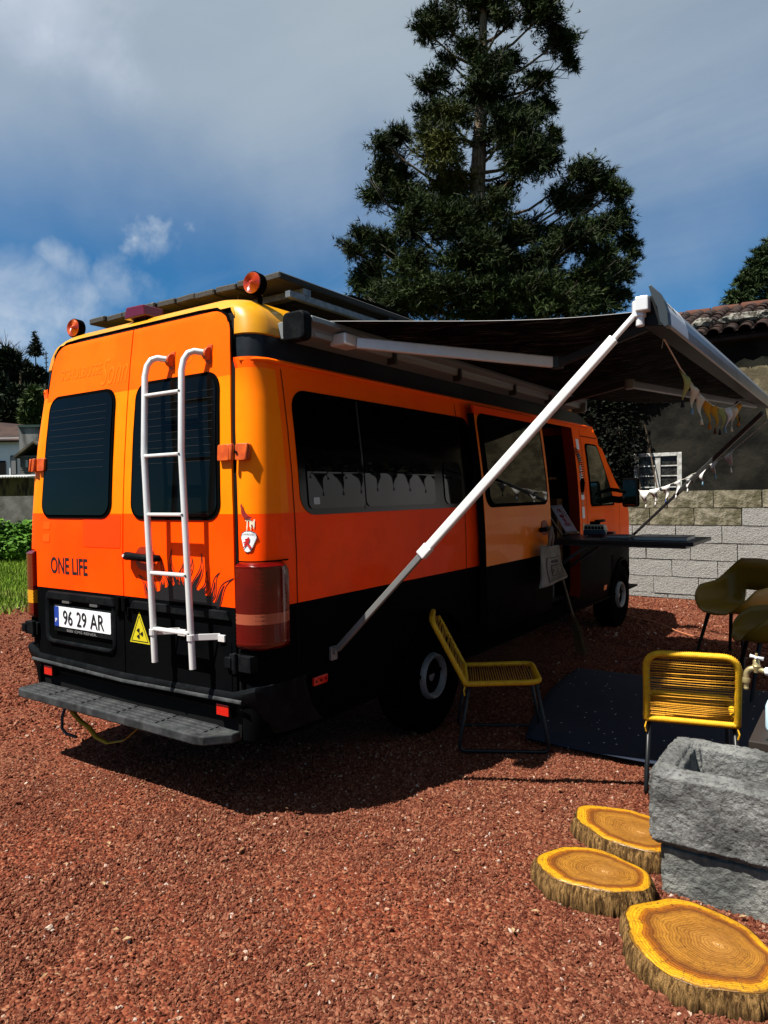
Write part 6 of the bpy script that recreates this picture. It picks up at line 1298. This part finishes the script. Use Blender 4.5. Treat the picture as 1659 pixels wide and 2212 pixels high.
# wooded hill
HL = leafmat('hill_foliage', (.010,.016,.007), (.020,.030,.012)); HL2 = leafmat('green_tree_foliage', (.03,.05,.014), (.055,.08,.02)); random.seed(21)
b = MB(); G = []
for i in range(22):
    row = []
    for j in range(30):
        D = 62+i*7; X = -90+j*9; base_ = dp(60, 1106, D); hgt_ = 17*math.exp(-((X+62)/46)**2)*min(1, i/6)*(1+.15*noise.noise(Vector((i*.4,j*.4,0)))); p_ = Vector((CAM.x,CAM.y,0))+FT*D+RT*(X); row.append((p_.x, p_.y, hgt_-.3))
    G.append(row)
b.grid(G); b.build('hill', mat('dark_hillside', (.012,.016,.008), .95, col2=(.02,.03,.012), scale=.1), smooth='all', kind='structure')
hp_ = [(-150,800,60,60),(-110,770,62,55),(-60,775,70,46),(-20,768,66,44),(14,770,64,30),(44,790,70,26),(72,800,72,24),(100,815,76,26),(0,820,60,40),(40,845,58,34),(85,850,60,30),(110,860,64,30),(5,880,55,40),(60,905,56,30),(105,905,58,30),(28,800,68,30),(130,830,78,34),(170,860,80,34),(-40,850,56,46),(-90,870,54,50)]
hlab = lambda k: 'dark broadleaf tree on the wooded hillside, ' + ['far out left, upper row', 'out left at the hill top', 'high up left of the cottage roof', 'on the ridge just outside the left picture edge', 'on the skyline under the bare branched tree', 'on the skyline under the thin bare tree', 'on the skyline under the small fir', 'on the ridge below the radio mast', 'in the second row at the left picture edge', 'above the white cottage roof ridge', 'behind the grey chimney to its upper right', 'behind the rear corner of the van, second row', 'directly above the white cottage at the left edge', 'low down left of the round green tree', 'low down right of the grey chimney', 'on the ridge between the two bare trees', 'on the ridge hidden by the van roof corner', 'on the ridge far behind the van roof platform', 'in the second row outside the left picture edge', 'low on the slope outside the left picture edge'][k]
for k, (px, py, D, r) in enumerate(hp_):
    c = dp(px, py+12, D); s_ = D/FPX; t_ = thing('hillside_tree', (c.x, c.y, 0), hlab(k), 'tree', 'trees on the wooded hillside'); R_ = r*s_
    V, F = tufts([(tuple(c+Vector((random.uniform(-.4,.4)*R_, random.uniform(-.4,.4)*R_, random.uniform(-.6,.35)*R_))), (R_*.6, R_*.6, R_*.5)) for _ in range(6)], 1500, .55, .32, 3, seed=60+k, up=.2, shell=.2); np_mesh('crown', V, F, HL, t_)
    b = MB(); b.tube([(c.x,c.y,-.5),(c.x,c.y,c.z)], [.35,.15], 7); b.build('trunk', BK, t_)
c = dp(72, 878, 50); t_ = thing('green_tree', (c.x, c.y, 0), 'lighter green round tree rising just above the grey chimney', 'tree'); s_ = 50/FPX
V, F = tufts([(tuple(dp(px, py, 50)), (r*s_, r*s_, r*s_*.8)) for px, py, r in ((72,870,22),(60,895,18),(85,895,20),(76,850,14),(95,880,14),(70,910,24))], 2600, .42, .22, 3, seed=90, up=.3, shell=.2); np_mesh('crown', V, F, HL2, t_)
b = MB(); b.tube([(c.x,c.y,0),(c.x,c.y,c.z)], [.3,.12], 7); b.build('trunk', BK, t_)
for px, py, lab_, sc_ in ((12,735,'bare branched tree on the skyline at the left picture edge',1),(42,745,'thin bare tree on the skyline left of the fir',.7)):
    c = dp(px, py, 66); t_ = thing('bare_tree', (c.x, c.y, 0), lab_, 'tree', None); random.seed(px); b = MB(); b.tube([(c.x,c.y,0),(c.x,c.y,c.z-1.2)], [.2,.08], 6); b.build('trunk', BK, t_); b = MB()
    for k in range(60):
        a = random.uniform(-1.1,1.1); a2 = random.uniform(-1,1); L = random.uniform(.8,2.0)*sc_; s0_ = Vector((c.x,c.y,c.z-1.6+random.uniform(-.8,1.0)*sc_)); e = s0_+RT*math.sin(a)*L+FT*a2*.6+Vector((0,0,math.cos(a)*L)); b.tube([s0_, s0_.lerp(e,.5)+RT*random.uniform(-.1,.1), e], [.03,.02,.008], 4)
    b.build('branches', mat('bare_twigs', (.05,.045,.04), .9), t_, kind='stuff')
c = dp(76, 742, 72); t_ = thing('fir_tree', (c.x, c.y, 0), 'small pointed fir on the skyline of the wooded hill', 'tree'); V, F = tufts([(tuple(c+Vector((0,0,1.0-.4*k))), (.15+.17*k,.15+.17*k,.25)) for k in range(6)], 500, .3, .10, 4, seed=77, up=-.1, shell=.2); np_mesh('crown', V, F, HL, t_); b = MB(); b.tube([(c.x,c.y,0),(c.x,c.y,c.z+1.3)], [.2,.03], 6); b.build('trunk', BK, t_)
c = dp(100, 790, 80); b = MB(); b.tube([(c.x,c.y,0),(c.x,c.y,c.z+1.6)], .07, 5)
for k in range(4): b.box(c.x-.35, c.x+.35, c.y-.05, c.y+.05, c.z-.2+.5*k, c.z-.12+.5*k)
tag(b.build('radio_mast', DGREY), 'thin radio mast standing on the wooded hill', 'mast')
b = MB(); G = []  # unseen hill added behind the camera for the rear windows to reflect
for i in range(6):
    G.append([(-260+16*j, -150-10*i, [-1,4.5,8,10,11,10][i]*(.8+.35*math.sin(j*.37)+.3*noise.noise(Vector((j*.5,i*.5,2))))+1.5*(i > 0)) for j in range(34)])
b.grid(G); b.build('hill', mat('added_hillside', (.012,.018,.008), .95), smooth='all', kind='structure')
# unseen wall and hedge, added beyond the right edge for side window reflections
b = MB(); b.box(4.3, 4.45, 3.4, 7.75, 0, 2.36); tag(b.build('added_wall', mat('pale_render', (.90,.91,.92), .9, col2=(.80,.82,.82), scale=.8)), 'added white wall out of view for the van side windows to mirror', 'wall')
added_hedge = thing('hedge', (5.1, 5.6, 0), 'added dark hedge out of view behind the white wall for window reflections', 'hedge')
leaves([((5.1, 2.6+.75*k, 2.3),(.42,.6,2.2)) for k in range(8)], 7000, .16, 44, HL, 'foliage', added_hedge)
b = MB(); b.box(4.95, 5.25, 2.6, 7.7, 0, 4.2); b.build('added_hedge_core', DARK, added_hedge)
